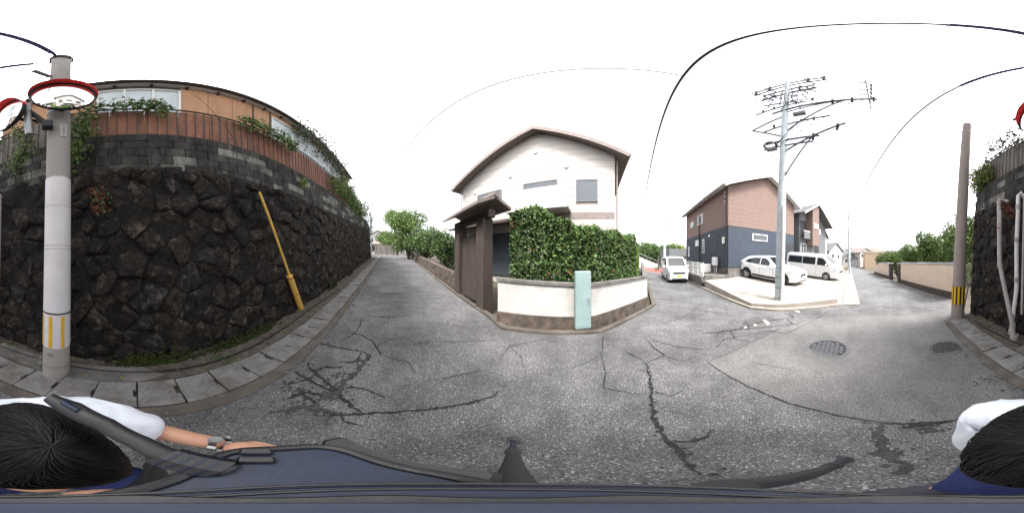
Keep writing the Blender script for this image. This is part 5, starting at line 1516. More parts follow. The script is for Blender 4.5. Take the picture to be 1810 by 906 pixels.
suv = dict(L=4.4, W=.92, H=1.55, belt=.98, roofw=.76, r=.345, arch=1.22, clad=True, spokes=10, wheels=(-.9, -3.55), mirror=-1.62, handles=((-2.15, .9), (-3.0, .93)),
    top=[(-4.4, .95), (-4.34, 1.05), (-4.1, 1.18), (-3.65, 1.43), (-3.3, 1.50), (-2.6, 1.55), (-2.1, 1.53), (-1.35, 1.02), (-.9, .97), (-.35, .88), (-.08, .76), (0, .66)],
    bot=[(-4.4, .52), (-4.2, .34), (-3.9, .26), (-.5, .22), (-.15, .24), (0, .3)],
    plan=[(-4.4, .80), (-4.25, .90), (-3.8, .98), (-3.0, 1.0), (-1.0, 1.0), (-.4, .94), (-.12, .82), (0, .68)],
    side=[('side_glass', [(-3.75, 1.10), (-2.52, 1.04), (-2.52, 1.44), (-3.1, 1.40), (-3.6, 1.25)], M_carglass), ('side_glass', [(-2.46, 1.04), (-1.62, 1.02), (-1.9, 1.30), (-2.15, 1.43), (-2.46, 1.445)], M_carglass),
          ('sill_cladding', [(-3.1, .29), (-1.35, .27), (-1.35, .40), (-3.1, .42)], M_black), ('rear_cladding', [(-4.3, .40), (-3.95, .30), (-3.95, .52), (-4.34, .58)], M_black), ('tail_lamp', [(-4.36, .86), (-4.0, .92), (-4.0, 1.0), (-4.34, .98)], M_lampr), ('headlamp', [(-.62, .74), (-.16, .67), (-.1, .74), (-.5, .83)], M_lamp)] + seams((-2.49, -1.5, -3.35), .45, 1.02),
    tops=[('windscreen', -2.04, -1.42, M_carglass), ('rear_glass', -4.05, -3.72, M_carglass)],
    front=[('grille', -.38, .38, .46, .70, M_black, .012), ('number_plate', -.165, .165, .40, .56, M_plateW, .03), ('lower_intake', -.5, .5, .24, .34, M_black, .008), ('headlamp', .40, .62, .62, .71, M_lamp, -.02), ('headlamp', -.62, -.40, .62, .71, M_lamp, -.02)])
fw = pol(1402.5, 8.7, 0); hdg = R(215)
car('suv', 'white compact SUV with black wheel arch cladding on the parking pad', 'car', fw + Vector((math.sin(hdg), math.cos(hdg), 0)) * .9 + Vector((.55, .55, 0)) * 1.15 + MD * .75, hdg, suv, pad_h, M_carwhite)
van = dict(L=4.7, W=.85, H=1.98, belt=1.12, roofw=.84, r=.33, arch=1.12, clad=False, spokes=8, wheels=(-.95, -3.5), mirror=-.95, handles=((-1.35, 1.0), (-2.3, 1.02)),
    top=[(-4.7, 1.1), (-4.68, 1.85), (-4.5, 1.96), (-2.5, 1.98), (-1.6, 1.95), (-1.25, 1.88), (-.45, 1.22), (-.2, 1.05), (-.06, .85), (0, .6)],
    bot=[(-4.7, .38), (-4.5, .25), (-.4, .22), (0, .3)], plan=[(-4.7, .93), (-4.5, 1), (-.9, 1.0), (-.3, .95), (-.06, .86), (0, .76)],
    side=[('side_glass', [(-4.45, 1.18), (-3.1, 1.16), (-3.1, 1.72), (-4.4, 1.72)], M_carglass), ('side_glass', [(-3.05, 1.16), (-1.9, 1.14), (-1.9, 1.70), (-3.05, 1.72)], M_carglass), ('side_glass', [(-1.75, 1.14), (-.78, 1.12), (-1.18, 1.60), (-1.4, 1.69), (-1.75, 1.70)], M_carglass),
          ('headlamp', [(-.42, .72), (-.1, .70), (-.1, .86), (-.36, .98)], M_lamp)] + seams((-1.82, -.72, -3.07), .35, 1.12),
    tops=[('windscreen', -1.18, -.5, M_carglass)], front=[('grille', -.5, .5, .62, .78, M_black, .01), ('number_plate', -.165, .165, .36, .52, M_plateW, .02), ('lower_intake', -.55, .55, .28, .34, M_black, .01), ('headlamp', .42, .66, .66, .84, M_lamp, -.01), ('headlamp', -.66, -.42, .66, .84, M_lamp, -.01)])
car('van', 'long white van with dark side windows parked behind the SUV', 'van', Vector((11.5, -5.5, 0)), R(222), van, pad_h, M_vanwhite)
kei = dict(L=3.4, W=.74, H=1.78, belt=1.02, roofw=.86, r=.285, arch=1.12, clad=False, spokes=7, wheels=(-.6, -3.1), mirror=-.95, handles=((-1.35, .92), (-2.1, .95)),
    top=[(-3.4, 1.0), (-3.38, 1.6), (-3.25, 1.74), (-2.2, 1.78), (-1.4, 1.76), (-1.2, 1.70), (-.62, 1.05), (-.3, .98), (-.06, .88), (0, .7)],
    bot=[(-3.4, .36), (-3.2, .22), (-.3, .2), (0, .28)], plan=[(-3.4, .93), (-3.2, 1), (-.7, 1.0), (-.25, .95), (-.05, .87), (0, .8)],
    side=[('side_glass', [(-3.2, 1.08), (-2.3, 1.06), (-2.3, 1.6), (-3.15, 1.6)], M_carglass), ('side_glass', [(-2.24, 1.06), (-1.35, 1.04), (-1.35, 1.6), (-2.24, 1.61)], M_carglass), ('side_glass', [(-1.28, 1.04), (-.85, 1.03), (-1.2, 1.5), (-1.28, 1.52)], M_carglass)] + seams((-2.27, -1.0), .35, 1.05),
    tops=[('windscreen', -1.17, -.66, M_carglass)], front=[('grille', -.42, .42, .62, .76, M_black, .012), ('number_plate', -.165, .165, .42, .58, M_plateY, .03), ('lower_intake', -.5, .5, .26, .36, M_black, .01), ('headlamp', .42, .64, .66, .84, M_lamp, .004), ('headlamp', -.64, -.42, .66, .84, M_lamp, .004)])
fk = SD * 10.4 + MD * 2.55
car('small_van', 'boxy pale silver small van with yellow plate parked in the side street', 'van', Vector((fk.x, fk.y, 0)), R(225), kei, g, M_silver)

# ------------------------------------------------------------------ tan wall along the lower road
def along_T(x):
    a = az(x); d = Vector((math.sin(a), math.cos(a), 0))
    # T0 + TD k = d r
    den = TD.x * d.y - TD.y * d.x
    return (T0.y * d.x - T0.x * d.y) / den
def tan_wall(label, k0, k1):
    t = thing('stucco_wall', label, 'wall', tw(k0), rot2(TD)); t.location.z = g(t.location.x, t.location.y)
    L = k1 - k0; dz = g(*v2(tw(k1))) - t.location.z
    MB().prism([(0, 0, .28), (L, 0, .28 + dz), (L, 0, 1.62 + dz), (0, 0, 1.62)], (0, -.14, 0)).build('stucco_panel', M_tan, t)
    MB().prism([(0, .035, -.3), (L, .035, -.3 + dz), (L, .035, .28 + dz), (0, .035, .28)], (0, -.2, 0)).build('footing', M_tanbase, t)
    MB().prism([(0, .05, 1.62), (L, .05, 1.62 + dz), (L, .05, 1.66 + dz), (0, .05, 1.66)], (0, -.24, 0)).build('coping', M_tile, t)
    n = int(L / .28)
    for k in range(n):
        x0 = L * k / n; x1 = L * (k + .86) / n; z = dz * (k + .5) / n
        MB().tube([(x0, -.07, 1.665 + dz * k / n), (x1, -.07, 1.67 + dz * (k + .86) / n)], .1, 8, sq=.55).build('coping_tile', M_tile, t)
    return t
kA, kB, kC, kD = along_T(1693), along_T(1592), along_T(1571), along_T(1545)
tan_wall('long tan stucco wall with grey tile coping by the brown pole', .05, kB)
tan_wall('farther short tan stucco wall past the dark gateway', kC, kD)
for k, nm in ((kB + .15, 'near'), (kC - .75, 'far')):
    t = thing('gate_pillar', 'dark stone gate pillar at the %s side of the tan wall opening' % nm, 'pillar', tw(k), rot2(TD)); t.location.z = g(*v2(tw(k)))
    for c_ in range(6): MB().box((.0, -.28, c_ * .3 - .25), (.55, .06, c_ * .3 + .045), bev=.012).build('stone', M_wood, t)
    MB().box((-.04, -.32, 1.56), (.59, .1, 1.66), bev=.01).build('cap', M_tile, t)
# garden behind it
def shrub_at(name, label, k, off, hgt, wid, m, m2, seed, n=700, s=.085):
    p = tw(k) + Vector((TD.y, -TD.x, 0)) * off; p.z = g(p.x, p.y)
    rr = random.Random(seed); cs = []
    for _ in range(14):
        a = rr.uniform(0, 6.28); q = rr.random() ** .5; z = hgt * (.4 + .5 * rr.random())
        cs.append(((math.cos(a) * q * wid * .7, math.sin(a) * q * wid * .7, z), wid * rr.uniform(.3, .45)))
    cs.append(((0, 0, hgt * .5), (wid * .7, wid * .7, hgt * .42)))
    return bush(name, label, 'tree', p, cs, n, s, m, seed, 'garden trees behind the tan wall', trunk=.07, m2=m2)
shrub_at('garden_shrub', 'big dark camellia like shrub behind the tan wall next to the brown pole', 1.6, 1.6, 4.9, 1.8, M_leafM, M_leafL, 61, 800)
shrub_at('garden_shrub', 'dark rounded shrub in the middle of the tan wall garden', 4.7, 1.7, 3.9, 1.5, M_leafM, M_leafL, 62, 800)
shrub_at('garden_shrub', 'lighter green shrub left of the dark garden shrubs', 8.2, 1.6, 3.1, 1.5, M_leafM, M_leafL, 63, 700)
shrub_at('garden_shrub', 'pale shrub leaning over the tan wall gateway', 12.8, 1.6, 3.0, 1.6, M_leafM, M_leafL, 64, 650)
shrub_at('garden_shrub', 'yellowish green shrub above the farther tan wall', 17.0, 1.4, 3.0, 1.8, M_leafM, M_leafL, 65, 520, .1)
# roofs and blocks behind the garden
p = tw(5.5) + Vector((TD.y, -TD.x, 0)) * 5.2; p.z = g(p.x, p.y)
simple_house('garden_house', 'old house with dark tiled roof half hidden behind the garden shrubs', p + TD * -4, rot2(TD) , 9, -6, 3.0, 4.6, M_cream, M_roofbr, [(1, 1, 1.2, 1.2)])
p = pol(1566, 52, 0); p.z = g(p.x, p.y)
ob = thing('apartment_block', 'peach coloured apartment block beyond the tan wall', 'building', p, R(-28))
M_peach = mat('peach_render', (.50, .38, .27), .85, .06, 3, .05, 40)
MB().box((-3, 0, -1), (3.2, 7, 4.6)).build('wall', M_peach, ob); MB().box((-3.2, -.2, 4.6), (3.4, 7.2, 4.85)).build('roof', M_rooflt, ob); MB().box((-1.0, 2, 4.85), (1.2, 4.5, 5.7)).build('stair_tower', M_peach, ob)
for k in range(4):
    for z in (.6, 2.8): win(ob, f1, -2.6 + k * 1.45, -1.7 + k * 1.45, z, z + 1.2, 2)

# ------------------------------------------------------------------ far: town, hills, trees
rt = random.Random(77)
cols = [M_whitewall, M_cream, M_greysid, M_whitewall, M_tan]
rfs = [M_roof, M_greysid, M_roofbr, M_tile]
HG = 'small houses of the distant town'
wnames = {M_whitewall.name: 'white', M_cream.name: 'cream', M_greysid.name: 'grey', M_tan.name: 'tan'}
rnames = {M_roof.name: 'dark slate', M_greysid.name: 'mid grey', M_roofbr.name: 'brown', M_tile.name: 'pale grey'}
spots = []
for k in range(26):
    row = k % 4
    x = 1488 + (k * 17.3) % 62 if row else 1486 + (k * 13.7) % 40
    spots.append((x, 62 + row * 32 + rt.uniform(-8, 8), row))
used = {}
for x, d, row in spots:
    p = pol(x, d, 0); p.z = g(p.x, p.y) - .2 + row * .9
    wm, rm = rt.choice(cols), rt.choice(rfs)
    base = '%s house with %s roof in the %s of the distant town' % (wnames[wm.name], rnames[rm.name], ('front row', 'second row', 'third row', 'back row')[row])
    used[base] = used.get(base, 0) + 1
    lab = base if used[base] == 1 else base + (', right' if used[base] == 2 else ', third' if used[base] == 3 else ', last')
    w_, hh_ = rt.uniform(5, 8), rt.uniform(2.9, 5.2)
    t = thing('town_house', lab, 'house', p, rt.uniform(-1.4, -.6), HG)
    MB().prism([(0, 0, -3), (w_, 0, -3), (w_, 0, hh_), (w_ / 2, 0, hh_ + 1.5), (0, 0, hh_)], (0, 7, 0)).build('wall', wm, t)
    for s in (-1, 1):
        x1 = -.5 if s < 0 else w_ + .5
        MB().prism([(w_ / 2, -.4, hh_ + 1.72), (w_ / 2, -.4, hh_ + 1.5), (x1, -.4, hh_ - .2), (x1, -.4, hh_ + .02)], (0, 7.8, 0)).build('roof_slope', rm, t)
    for a in (.8, w_ - 2.0):
        MB().box((a, -.04, hh_ - 1.6), (a + 1.2, .02, hh_ - .5)).build('window', M_glass, t)
def hill(name, x0, x1, d, peaks, m, rough, z0=-6):
    vs, fs = [], []
    n = 80
    for i in range(n + 1):
        x = x0 + (x1 - x0) * i / n
        e = interp(peaks, x)
        e *= (1 + rough * noise.noise((x * .05, d * .01, 1)) + rough * .5 * noise.noise((x * .17, d * .01, 5)))
        h = CAMZ + d * math.tan(R(e)) 
        for k, (dd, f) in enumerate(((d * .86, 0), (d * .92, .55), (d, 1), (d * 1.15, .6), (d * 1.3, 0))):
            p = pol(x, dd, z0 + (h - z0) * f)
            vs.append(p)
        if i:
            o = 5 * i
            for a in range(4): fs.append((o - 5 + a, o - 4 + a, o + 1 + a, o + a))
    tag(MB().add(vs, fs).build(name, m, smooth='all'), kind='structure')
M_hill = mat('wooded_hill', (.045, .065, .04), .95, .45, .03, .0, 1, col2=(.075, .085, .06), m2=.55, w2=.08, s2=.012)
hill('hills', 1440, 1640, 900, [(1440, .8), (1480, 1.6), (1505, 3.0), (1540, 2.2), (1600, 1.2), (1640, .5)], M_hill, .3, -30)
# wooded rise at the end of the side street and behind the lane
tag(tree_px('street_end_tree', 'rounded dark green tree at the end of the side street', 1153, 0, 38, 4.6, 3.0, M_leafD, M_leafM, 71, 120, .22), group='trees closing the side street')
tag(tree_px('street_end_tree', 'second dark tree closing the side street by the far pole', 1180, 0, 40, 4.2, 3.0, M_leafD, M_leafM, 72, 120, .22), group='trees closing the side street')
tag(tree_px('street_end_tree', 'broad tree at the left end of the side street', 1128, 0, 36, 4.4, 3.2, M_leafD, M_leafM, 73, 120, .22), group='trees closing the side street')
tag(tree_px('street_end_tree', 'olive tree behind the low white building', 1196, 0, 44, 5.0, 2.6, M_leafM, M_leafY, 74, 120, .22), group='trees closing the side street')
tag(tree_px('hill_tree', 'dark tree on the rise behind the lane end house', 684, 0, 62, 8.0, 4.0, M_leafD, M_leafM, 75, 40, .3), group='trees on the rise behind the lane')
tag(tree_px('hill_tree', 'rounded tree on the rise right of the lane end house', 668, 0, 66, 7.6, 4.0, M_leafD, M_leafM, 76, 40, .3), group='trees on the rise behind the lane')
# green-grey screen fence and white ramp wall at the end of the side street
p = pol(1182, 30, 0); p.z = g(p.x, p.y)
t = thing('screen_fence', 'dull green panel fence at the end of the side street', 'fence', p, R(-30))
for k in range(4): MB().box((-2 + k * .9, 0, .6), (-1.12 + k * .9, .04, 1.9)).build('panel', M_teal if False else M_leafP, t)
for k in range(5): MB().tube([(-2.01 + k * .9, .06, -.1), (-2.01 + k * .9, .06, 1.95)], .03, 6).build('post', M_steel, t)
p = pol(1153, 25, 0); p.z = g(p.x, p.y)
t = thing('ramp_wall', 'white sloping ramp wall with grey railing at the side street end', 'wall', p, R(-35))
MB().prism([(-2, 0, -.2), (.9, 0, -.2), (.9, 0, .5), (-2, 0, 1.7)], (0, .2, 0)).build('wall_body', M_whitewall, t)
MB().tube([(-2, .1, 2.2), (.9, .1, 1.0)], .03, 6).build('rail', M_steel, t)
for k in range(6): MB().tube([(-2 + k * .58, .1, 1.6 - k * .24), (-2 + k * .58, .1, 2.2 - k * .24)], .02, 6).build('baluster', M_steel, t)
M_redp = mat('red_paving', (.42, .10, .08), .85, .15, 4, .1, 40)
sheet('red_paving', [v2(pol(1140, 19, 0)), v2(pol(1168, 17.5, 0)), v2(pol(1170, 22, 0)), v2(pol(1140, 24, 0))], M_redp, .012, .8)
for x, d in ((1160, 19.5), (1164, 20.5)):
    p = pol(x, d, 0); p.z = g(p.x, p.y)
    bush('potted_plant', 'small plant on the red paving, %s one' % ('left' if x == 1160 else 'right'), 'plant', p, [((0, 0, .4), .28), ((.15, .1, .3), .2)], 500, .07, M_leafM, x)
# orange barrier and small signs down the road
p = K0 + LD * 27 + Vector((.4, 1.0, 0)); p.z = g(p.x, p.y)
M_or = mat('orange_plastic', (.65, .22, .04), .5, .1, 4, 0)
t = thing('road_barrier', 'small orange barrier at the kerb far down the lower road', 'barrier', p, rot2(MD))
for s in (-.5, .5): MB().tube([(s, -.2, 0), (s, 0, .9)], .03, 6).build('leg', M_or, t); MB().tube([(s, .2, 0), (s, 0, .9)], .03, 6).build('leg', M_or, t)
for z in (.4, .7): MB().box((-.6, -.03, z), (.6, .03, z + .2)).build('board', M_or, t)

# ------------------------------------------------------------------ tripod under the camera and the person holding it
M_plast = mat('tripod_plastic', (.014, .021, .046), .38, .3, 20, .04, 120, spec=.3)
M_plastb = mat('tripod_black', (.018, .018, .020), .42, .2, 30, .06, 160, spec=.45)
tp = thing('tripod', 'black and blue grey camera tripod with a curved pan handle', 'tripod', (0, 0, g(0, 0)))
z0 = -g(0, 0)
def Z(z): return z + z0
# head: flattened plate, wider toward the left
def plate(name, pts, z, th, m, bev=.006, cx=0, cy=0):
    vs = []; n = len(pts)
    for sc, zz in ((.94, z), (1, z + bev), (1, z + th - bev), (.93, z + th)):
        for x, y in pts: vs.append((cx + (x - cx) * sc, cy + (y - cy) * sc, Z(zz)))
    fs = [tuple(range(n - 1, -1, -1)), tuple(range(3 * n, 4 * n))]
    for r in range(3):
        for k in range(n): fs.append((r * n + k, r * n + (k + 1) % n, (r + 1) * n + (k + 1) % n, (r + 1) * n + k))
    return MB().add(vs, fs).build(name, m, tp, smooth=True)
def oval(rx, ry, cx, cy, n=40, pw=2.0):
    out = []
    for k in range(n):
        a = 2 * math.pi * k / n
        c, s = math.cos(a), math.sin(a)
        out.append((cx + rx * math.copysign(abs(c) ** (2 / pw), c), cy + ry * math.copysign(abs(s) ** (2 / pw), s)))
    return out
plate('head_base', oval(.046, .040, -.004, .016), 1.36, .045, M_plast)
plate('head_ring', oval(.040, .036, -.002, .012), 1.407, .008, M_plastb, .002)
plate('head_cap', oval(.037, .033, -.002, .010), 1.417, .03, M_plast)
plate('quick_plate', oval(.022, .022, 0, 0, 32, 4), 1.449, .02, M_plastb, .004)
plate('column_top', oval(.013, .013, 0, 0, 24), 1.471, .025, M_plast, .004)
plate('side_platform', oval(.062, .050, -.062, .018, 40, 3.2), 1.375, .028, M_plast, .006, -.062, .018)
plate('platform_rim', oval(.064, .014, -.068, .066, 36, 5), 1.38, .022, M_plastb, .004, -.068, .066)
for x in (-.115, -.098): MB().box((x - .006, -.012, Z(1.404)), (x + .006, .012, Z(1.412)), bev=.002).build('lock_tab', M_plastb, tp)
rim = [(x, y, Z(1.405)) for x, y in oval(.060, .048, -.062, .018, 40, 3.2)]
MB().tube(rim + rim[:1], .0055, 8).build('raised_rim', M_plastb, tp, smooth=True)
for r_, z_ in ((.0395, 1.4455), (.030, 1.4485)):
    rg = [(-.002 + r_ * math.cos(k / 36 * 6.2832), .010 + r_ * .9 * math.sin(k / 36 * 6.2832), Z(z_)) for k in range(37)]
    MB().tube(rg, .0022, 6).build('trim_ring', M_plastb, tp, smooth=True)
# pan handle: curved tapering arm with a padded, slotted end
hpth = [(-.078, -.012, 1.405), (-.088, -.045, 1.412), (-.098, -.085, 1.42), (-.098, -.13, 1.43), (-.084, -.175, 1.437), (-.066, -.212, 1.44)]
MB().tube([(x, y, Z(z)) for x, y, z in hpth], [.013, .013, .0125, .014, .017, .011], 14, sq=.62).build('pan_handle', M_plastb, tp, smooth=True)
gp_ = []
b = MB(); b.tube([(-.080, -.015, Z(1.409)), (-.089, -.055, Z(1.416))], [.0185, .0175], 6, sq=.7); b.build('handle_grip', M_plastb, tp)
for k in range(4): MB().tube([(-.081 - k * .002, -.022 - k * .0085, Z(1.4105 + k * .0016)), (-.0813 - k * .002, -.024 - k * .0085, Z(1.4108 + k * .0016))], .0192, 6, sq=.7).build('grip_rib', M_plast, tp)
MB().tube([(-.077, -.190, Z(1.4475)), (-.085, -.163, Z(1.4465))], .0055, 10, sq=.6).build('handle_slot', M_plast, tp, smooth=True)
# column and legs
MB().tube([(0, 0, Z(.75)), (0, 0, Z(1.37))], .014, 12).build('centre_column', M_plastb, tp, smooth=True)
MB().lathe([(.03, Z(1.18)), (.042, Z(1.2)), (.042, Z(1.27)), (.03, Z(1.3))], 20).build('spider', M_plastb, tp, smooth=True)
def leg(f, st=None):
    f = Vector(f); f.z = g(f.x, f.y) - g(0, 0)
    d = Vector((f.x, f.y, 0)).normalized()
    a = Vector((st[0], st[1], Z(st[2]))) if st else d * .03 + Vector((0, 0, Z(1.25))); m1 = a.lerp(f, .5); m2 = a.lerp(f, .93)
    s = MB(); s.tube([a, m1], [.0175, .0165], 10)
    l = s.build('leg', M_plastb, tp, smooth=True)
    MB().tube([a.lerp(f, .49), f], .0125, 10).build('lower_tube', M_plast, l, smooth=True)
    MB().tube([a.lerp(f, .47), a.lerp(f, .53)], .023, 12).build('clamp', M_plastb, l, smooth=True)
    MB().tube([m2, a.lerp(f, .945)], .034, 14).build('foot_collar', M_plastb, l, smooth=True)
    MB().tube([a.lerp(f, .96), f], [.024, .032], 12).build('rubber_foot', M_plastb, l, smooth=True)
leg((.005, .80, 0)); leg((.52, -.27, 0), (.075, .02, 1.24)); leg((-.50, -.36, 0))

# ------------------------------------------------------------------ person
M_skin = mat('skin', (.50, .27, .18), .5, .08, 20, .05, 80, spec=.4)
M_shirt = mat('white_shirt', (.66, .69, .76), .8, .06, 10, .25, 25)
M_jeans = mat('blue_trousers', (.018, .026, .10), .85, .2, 30, .2, 90)
M_shoe = mat('dark_shoes', (.05, .045, .06), .7, .2, 20, .1, 60)
M_hair = mat('black_hair', (.010, .009, .009), .5, .3, 40, .0, 80, spec=.25, island=.25)
def skin(verts, edges, rad, sub=2):
    me = bpy.data.meshes.new('s'); me.from_pydata(verts, edges, [])
    o = bpy.data.objects.new('s', me); C.objects.link(o)
    md = o.modifiers.new('k', 'SKIN'); md.use_smooth_shade = True; md.branch_smoothing = .6
    for i, r in enumerate(rad):
        sv = me.skin_vertices[0].data[i]; rr_ = r if isinstance(r, tuple) else (r, r)
        sv.radius = rr_; sv.use_root = (i == 0)
    sb = o.modifiers.new('u', 'SUBSURF'); sb.levels = sub; sb.render_levels = sub
    dg = bpy.context.evaluated_depsgraph_get()
    m = bpy.data.meshes.new_from_object(o.evaluated_get(dg))
    bpy.data.objects.remove(o)
    v = [tuple(x.co) for x in m.vertices]; f = [tuple(p.vertices) for p in m.polygons]
    bpy.data.meshes.remove(m)
    return v, f
base = Vector((-.03, -.38, g(-.03, -.38)))
ps = thing('person', 'black haired person in a white short sleeved shirt crouching behind the tripod', 'person', base)
B = lambda x, y, z: (x - base.x, y - base.y, z - base.z)
pel, chest, neck = B(-.03, -.52, .62), B(-.03, -.50, .92), B(-.03, -.37, 1.15)
shL, shR = B(-.225, -.37, 1.09), B(.10, -.40, 1.09)
elL, wrL = B(-.325, -.20, .99), B(-.295, -.055, 1.03)
elR, wrR = B(.07, -.32, .83), B(-.05, -.11, .80)
hipL, hipR = B(-.13, -.48, .60), B(.07, -.48, .60)
knL, knR = B(-.15, -.12, .62), B(.02, -.17, .60)
anL, anR = B(-.17, -.30, .11), B(.10, -.28, .11)
toL, toR = B(-.19, -.12, .045), B(.15, -.12, .045)
V = [pel, chest, neck, shL, elL, wrL, shR, elR, wrR, hipL, knL, anL, toL, hipR, knR, anR, toR, B(-.03, -.28, 1.21)]
E = [(0, 1), (1, 2), (2, 3), (3, 4), (4, 5), (2, 6), (6, 7), (7, 8), (0, 9), (9, 10), (10, 11), (11, 12), (0, 13), (13, 14), (14, 15), (15, 16), (2, 17)]
Rd = [(.10, .08), (.10, .08), .045, .036, .038, .028, .034, .036, .028, .07, .05, .036, .016, .07, .05, .036, .016, .052]
bv, bf = skin(V, E, Rd, 2)
body = MB().add(bv, bf)
def hand(wr, fwd, pal, thumb_side):
    """palm and five bent fingers; fwd along the fingers, pal = palm normal"""
    wr, fwd, pal = Vector(wr), Vector(fwd).normalized(), Vector(pal).normalized()
    sd = fwd.cross(pal).normalized() * thumb_side
    v, f = skin([wr, wr + fwd * .045, wr + fwd * .085], [(0, 1), (1, 2)], [(.026, .018), (.040, .016), (.040, .013)], 2)
    body.add(v, f)
    for k, ln in enumerate((.070, .078, .074, .058)):
        o = wr + fwd * .085 + sd * (.030 - .020 * k)
        c = fwd; pts = [o - fwd * .02, o]
        a = .25
        for j, sg in enumerate((.42, .33, .25)):
            c = (fwd * math.cos(a) + pal * math.sin(a)); pts.append(pts[-1] + c * ln * sg * 1.05); a += .55
        v, f = skin([p[:] for p in pts], [(i, i + 1) for i in range(4)], [.009, .0095, .009, .008, .0065], 1)
        body.add(v, f)
    o = wr + fwd * .025 + sd * .026
    pts = [o, o + (sd * .8 + fwd * .5 + pal * .2) * .028, o + (sd * .9 + fwd * 1.5 + pal * .6) * .032, o + (sd * .7 + fwd * 2.3 + pal * 1.0) * .031]
    v, f = skin([p[:] for p in pts], [(i, i + 1) for i in range(3)], [.013, .012, .010, .008], 1)
    body.add(v, f)
hand(wrL, Vector((.45, .75, .1)), Vector((.35, -.1, -1)), 1)
hand(wrR, Vector((-.25, .6, .15)), Vector((-.8, .3, .1)), -1)
# head bowed forward
HCn = Vector(B(-.03, -.19, 1.27)); ha = R(-48)
HM = Matrix.Translation(HCn) @ Matrix.Rotation(ha, 4, 'X')
vs, fs = [], []
nu, nv = 20, 14
for i in range(nv + 1):
    th = math.pi * i / nv
    for k in range(nu):
        ph = 2 * math.pi * k / nu
        x, y, z = math.sin(th) * math.cos(ph), math.sin(th) * math.sin(ph), math.cos(th)
        X, Y, Zz = .072 * x, .092 * y, .116 * z
        if z < 0: X *= 1 + .25 * z; Y = Y * (1 + .12 * z) + .012 * (-z)
        if y > .6 and abs(x) < .25 and -.45 < z < .1: Y += .020 * (1 - abs(x) / .25)
        vs.append(HM @ Vector((X, Y, Zz)))
for i in range(nv):
    for k in range(nu): fs.append((i * nu + k, i * nu + (k + 1) % nu, (i + 1) * nu + (k + 1) % nu, (i + 1) * nu + k))
body.add(vs, fs)
for s in (-1, 1):
    body.lathe([(.004, -.004), (.020, 0), (.024, .008), (.012, .012), (0, .004)], 10, HM @ frameM((s * .076, -.008, -.015), (0, 1, 0), (0, 0, 1), (s, 0, 0)))
    body.lathe([(0, .009), (.007, .006), (.009, 0)], 8, HM @ frameM((s * .032, .082, .002), (1, 0, 0), (0, 0, 1), (0, 1, 0)))
body.build('body', M_skin, ps, smooth='all')
# shirt and trousers follow the body
ub = lambda a, b_, f: tuple(Vector(a).lerp(Vector(b_), f))
v, f = skin([pel, chest, neck, shL, ub(shL, elL, .95), shR, ub(shR, elR, .9), tuple(Vector(neck) + Vector((0, .015, .02)))], [(0, 1), (1, 2), (2, 3), (3, 4), (2, 5), (5, 6), (2, 7)], [(.16, .135), (.17, .14), .11, .098, .075, .098, .075, .075], 3)
vv = [Vector(p) for p in v]
vv = [p + Vector((noise.noise(p * 14), noise.noise(p * 14 + Vector((5, 0, 0))), noise.noise(p * 14 + Vector((0, 7, 0))))) * .009 + Vector((0, 0, 1)) * .007 * math.sin(p.x * 80 + p.y * 40 + 9 * noise.noise(p * 8)) * (.3 + .7 * abs(noise.noise(p * 5)) * 2) for p in vv]
MB().add(vv, f).build('shirt', M_shirt, ps, smooth='all')
v, f = skin([pel, hipL, knL, ub(knL, anL, .95), hipR, knR, ub(knR, anR, .95)], [(0, 1), (1, 2), (2, 3), (0, 4), (4, 5), (5, 6)], [(.165, .13), .11, .085, .065, .11, .085, .065], 2)
MB().add(v, f).build('trousers', M_jeans, ps, smooth='all')
for an, to in ((anL, toL), (anR, toR)):
    v, f = skin([tuple(Vector(an) + Vector((0, -.05, -.06))), tuple(Vector(an) + Vector((0, .02, -.045))), tuple(Vector(to) + Vector((0, .03, 0)))], [(0, 1), (1, 2)], [(.05, .055), (.056, .058), (.052, .04)], 2)
    MB().add(v, f).build('shoe', M_shoe, ps, smooth='all')
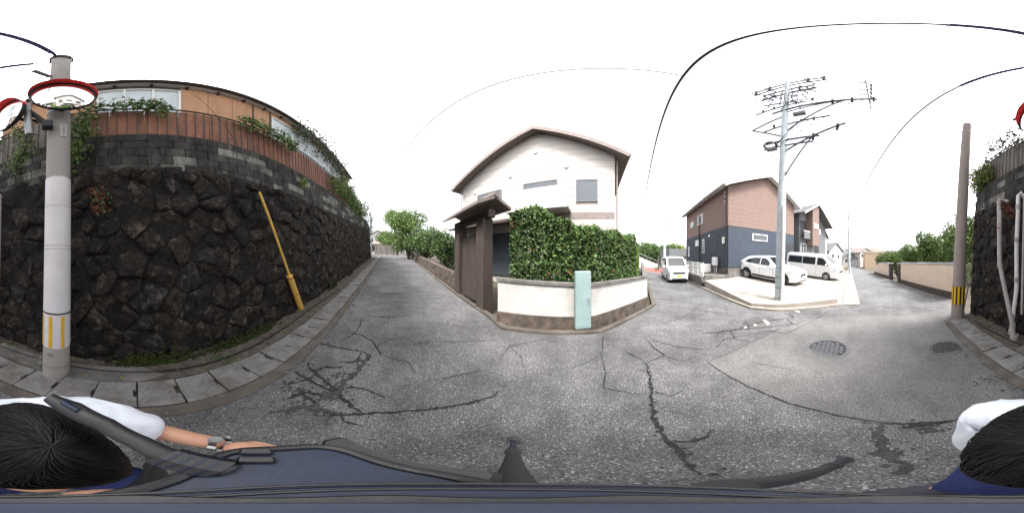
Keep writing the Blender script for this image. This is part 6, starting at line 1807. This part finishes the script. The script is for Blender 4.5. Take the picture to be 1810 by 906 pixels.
# hair: cap plus combed strands from a whorl
rh = random.Random(5)
vs, fs = [], []
nu, nv = 28, 10
for i in range(nv + 1):
    th = math.pi * .62 * i / nv
    for k in range(nu):
        ph = 2 * math.pi * k / nu
        x, y, z = math.sin(th) * math.cos(ph), math.sin(th) * math.sin(ph), math.cos(th)
        bk = 1 if y < .45 else max(0, 1 - (y - .45) * 1.2)
        q = 1.10 + .03 * noise.noise((x * 3, y * 3, z * 3))
        zc = z if (y < .3 or z > .1) else max(z, .1)
        vs.append(HM @ Vector((.080 * x * q, .100 * y * q, .122 * zc * q)))
for i in range(nv):
    for k in range(nu): fs.append((i * nu + k, i * nu + (k + 1) % nu, (i + 1) * nu + (k + 1) % nu, (i + 1) * nu + k))
hb = MB().add(vs, fs)
wv = Vector((-.12, -.42, .90)).normalized()       # whorl direction on the skull
ax = wv.cross(Vector((0, 0, 1))).normalized(); ay = wv.cross(ax)
for _ in range(2600):
    a = rh.uniform(0, 2 * math.pi); st = abs(rh.gauss(.05, .5)); ln = rh.uniform(.5, 1.15)
    pts = []; lift = rh.uniform(1.105, 1.175); wob = rh.gauss(0, .12)
    for j in range(6):
        u = st + ln * j / 5; aa = a + .55 * u + .16 * math.sin(u * 3 + a * 5) + wob * u
        d = wv * math.cos(u) + (ax * math.cos(aa) + ay * math.sin(aa)) * math.sin(u)
        if d.y > .5 and d.z < .15: break
        if d.z < -.45: break
        k_ = lift + .012 * math.sin(j * 1.3) + (.025 * j / 5)
        pts.append(HM @ Vector((.080 * d.x * k_, .100 * d.y * k_, .122 * d.z * k_)))
    if len(pts) > 2: hb.tube(pts, [.0013] * (len(pts) - 1) + [.0004], 3, cap=False)
hb.build('hair', M_hair, ps, smooth='all', fix=False)
# watch on the left wrist
wq = Vector(wrL) + base; wd = (Vector(wrL) - Vector(elL)).normalized()
wt = thing('wristwatch', 'wristwatch with white links on the left wrist of the crouching person', 'watch', wq)
e = wd.cross(Vector((0, 0, 1))).normalized()
M = frameM(-wd * .012, e, wd.cross(e), wd)
for k in range(14):
    a = k / 14 * 2 * math.pi
    Mk = M @ Matrix.Rotation(a, 4, 'Z') @ Matrix.Translation((.032, 0, 0))
    MB().box((-.002, -.0062, -.008), (.003, .0062, .008), Mk, bev=.001).build('link', M_white if k % 3 else M_dark, wt)
nz = Vector((0, 0, 1)); nz = (nz - wd * nz.dot(wd)).normalized()
MB().lathe([(0, .008), (.014, .008), (.016, .004), (.016, 0)], 18, frameM(-wd * .012 + nz * .032, wd, nz.cross(wd), nz)).build('case', M_steel, wt, smooth=True)
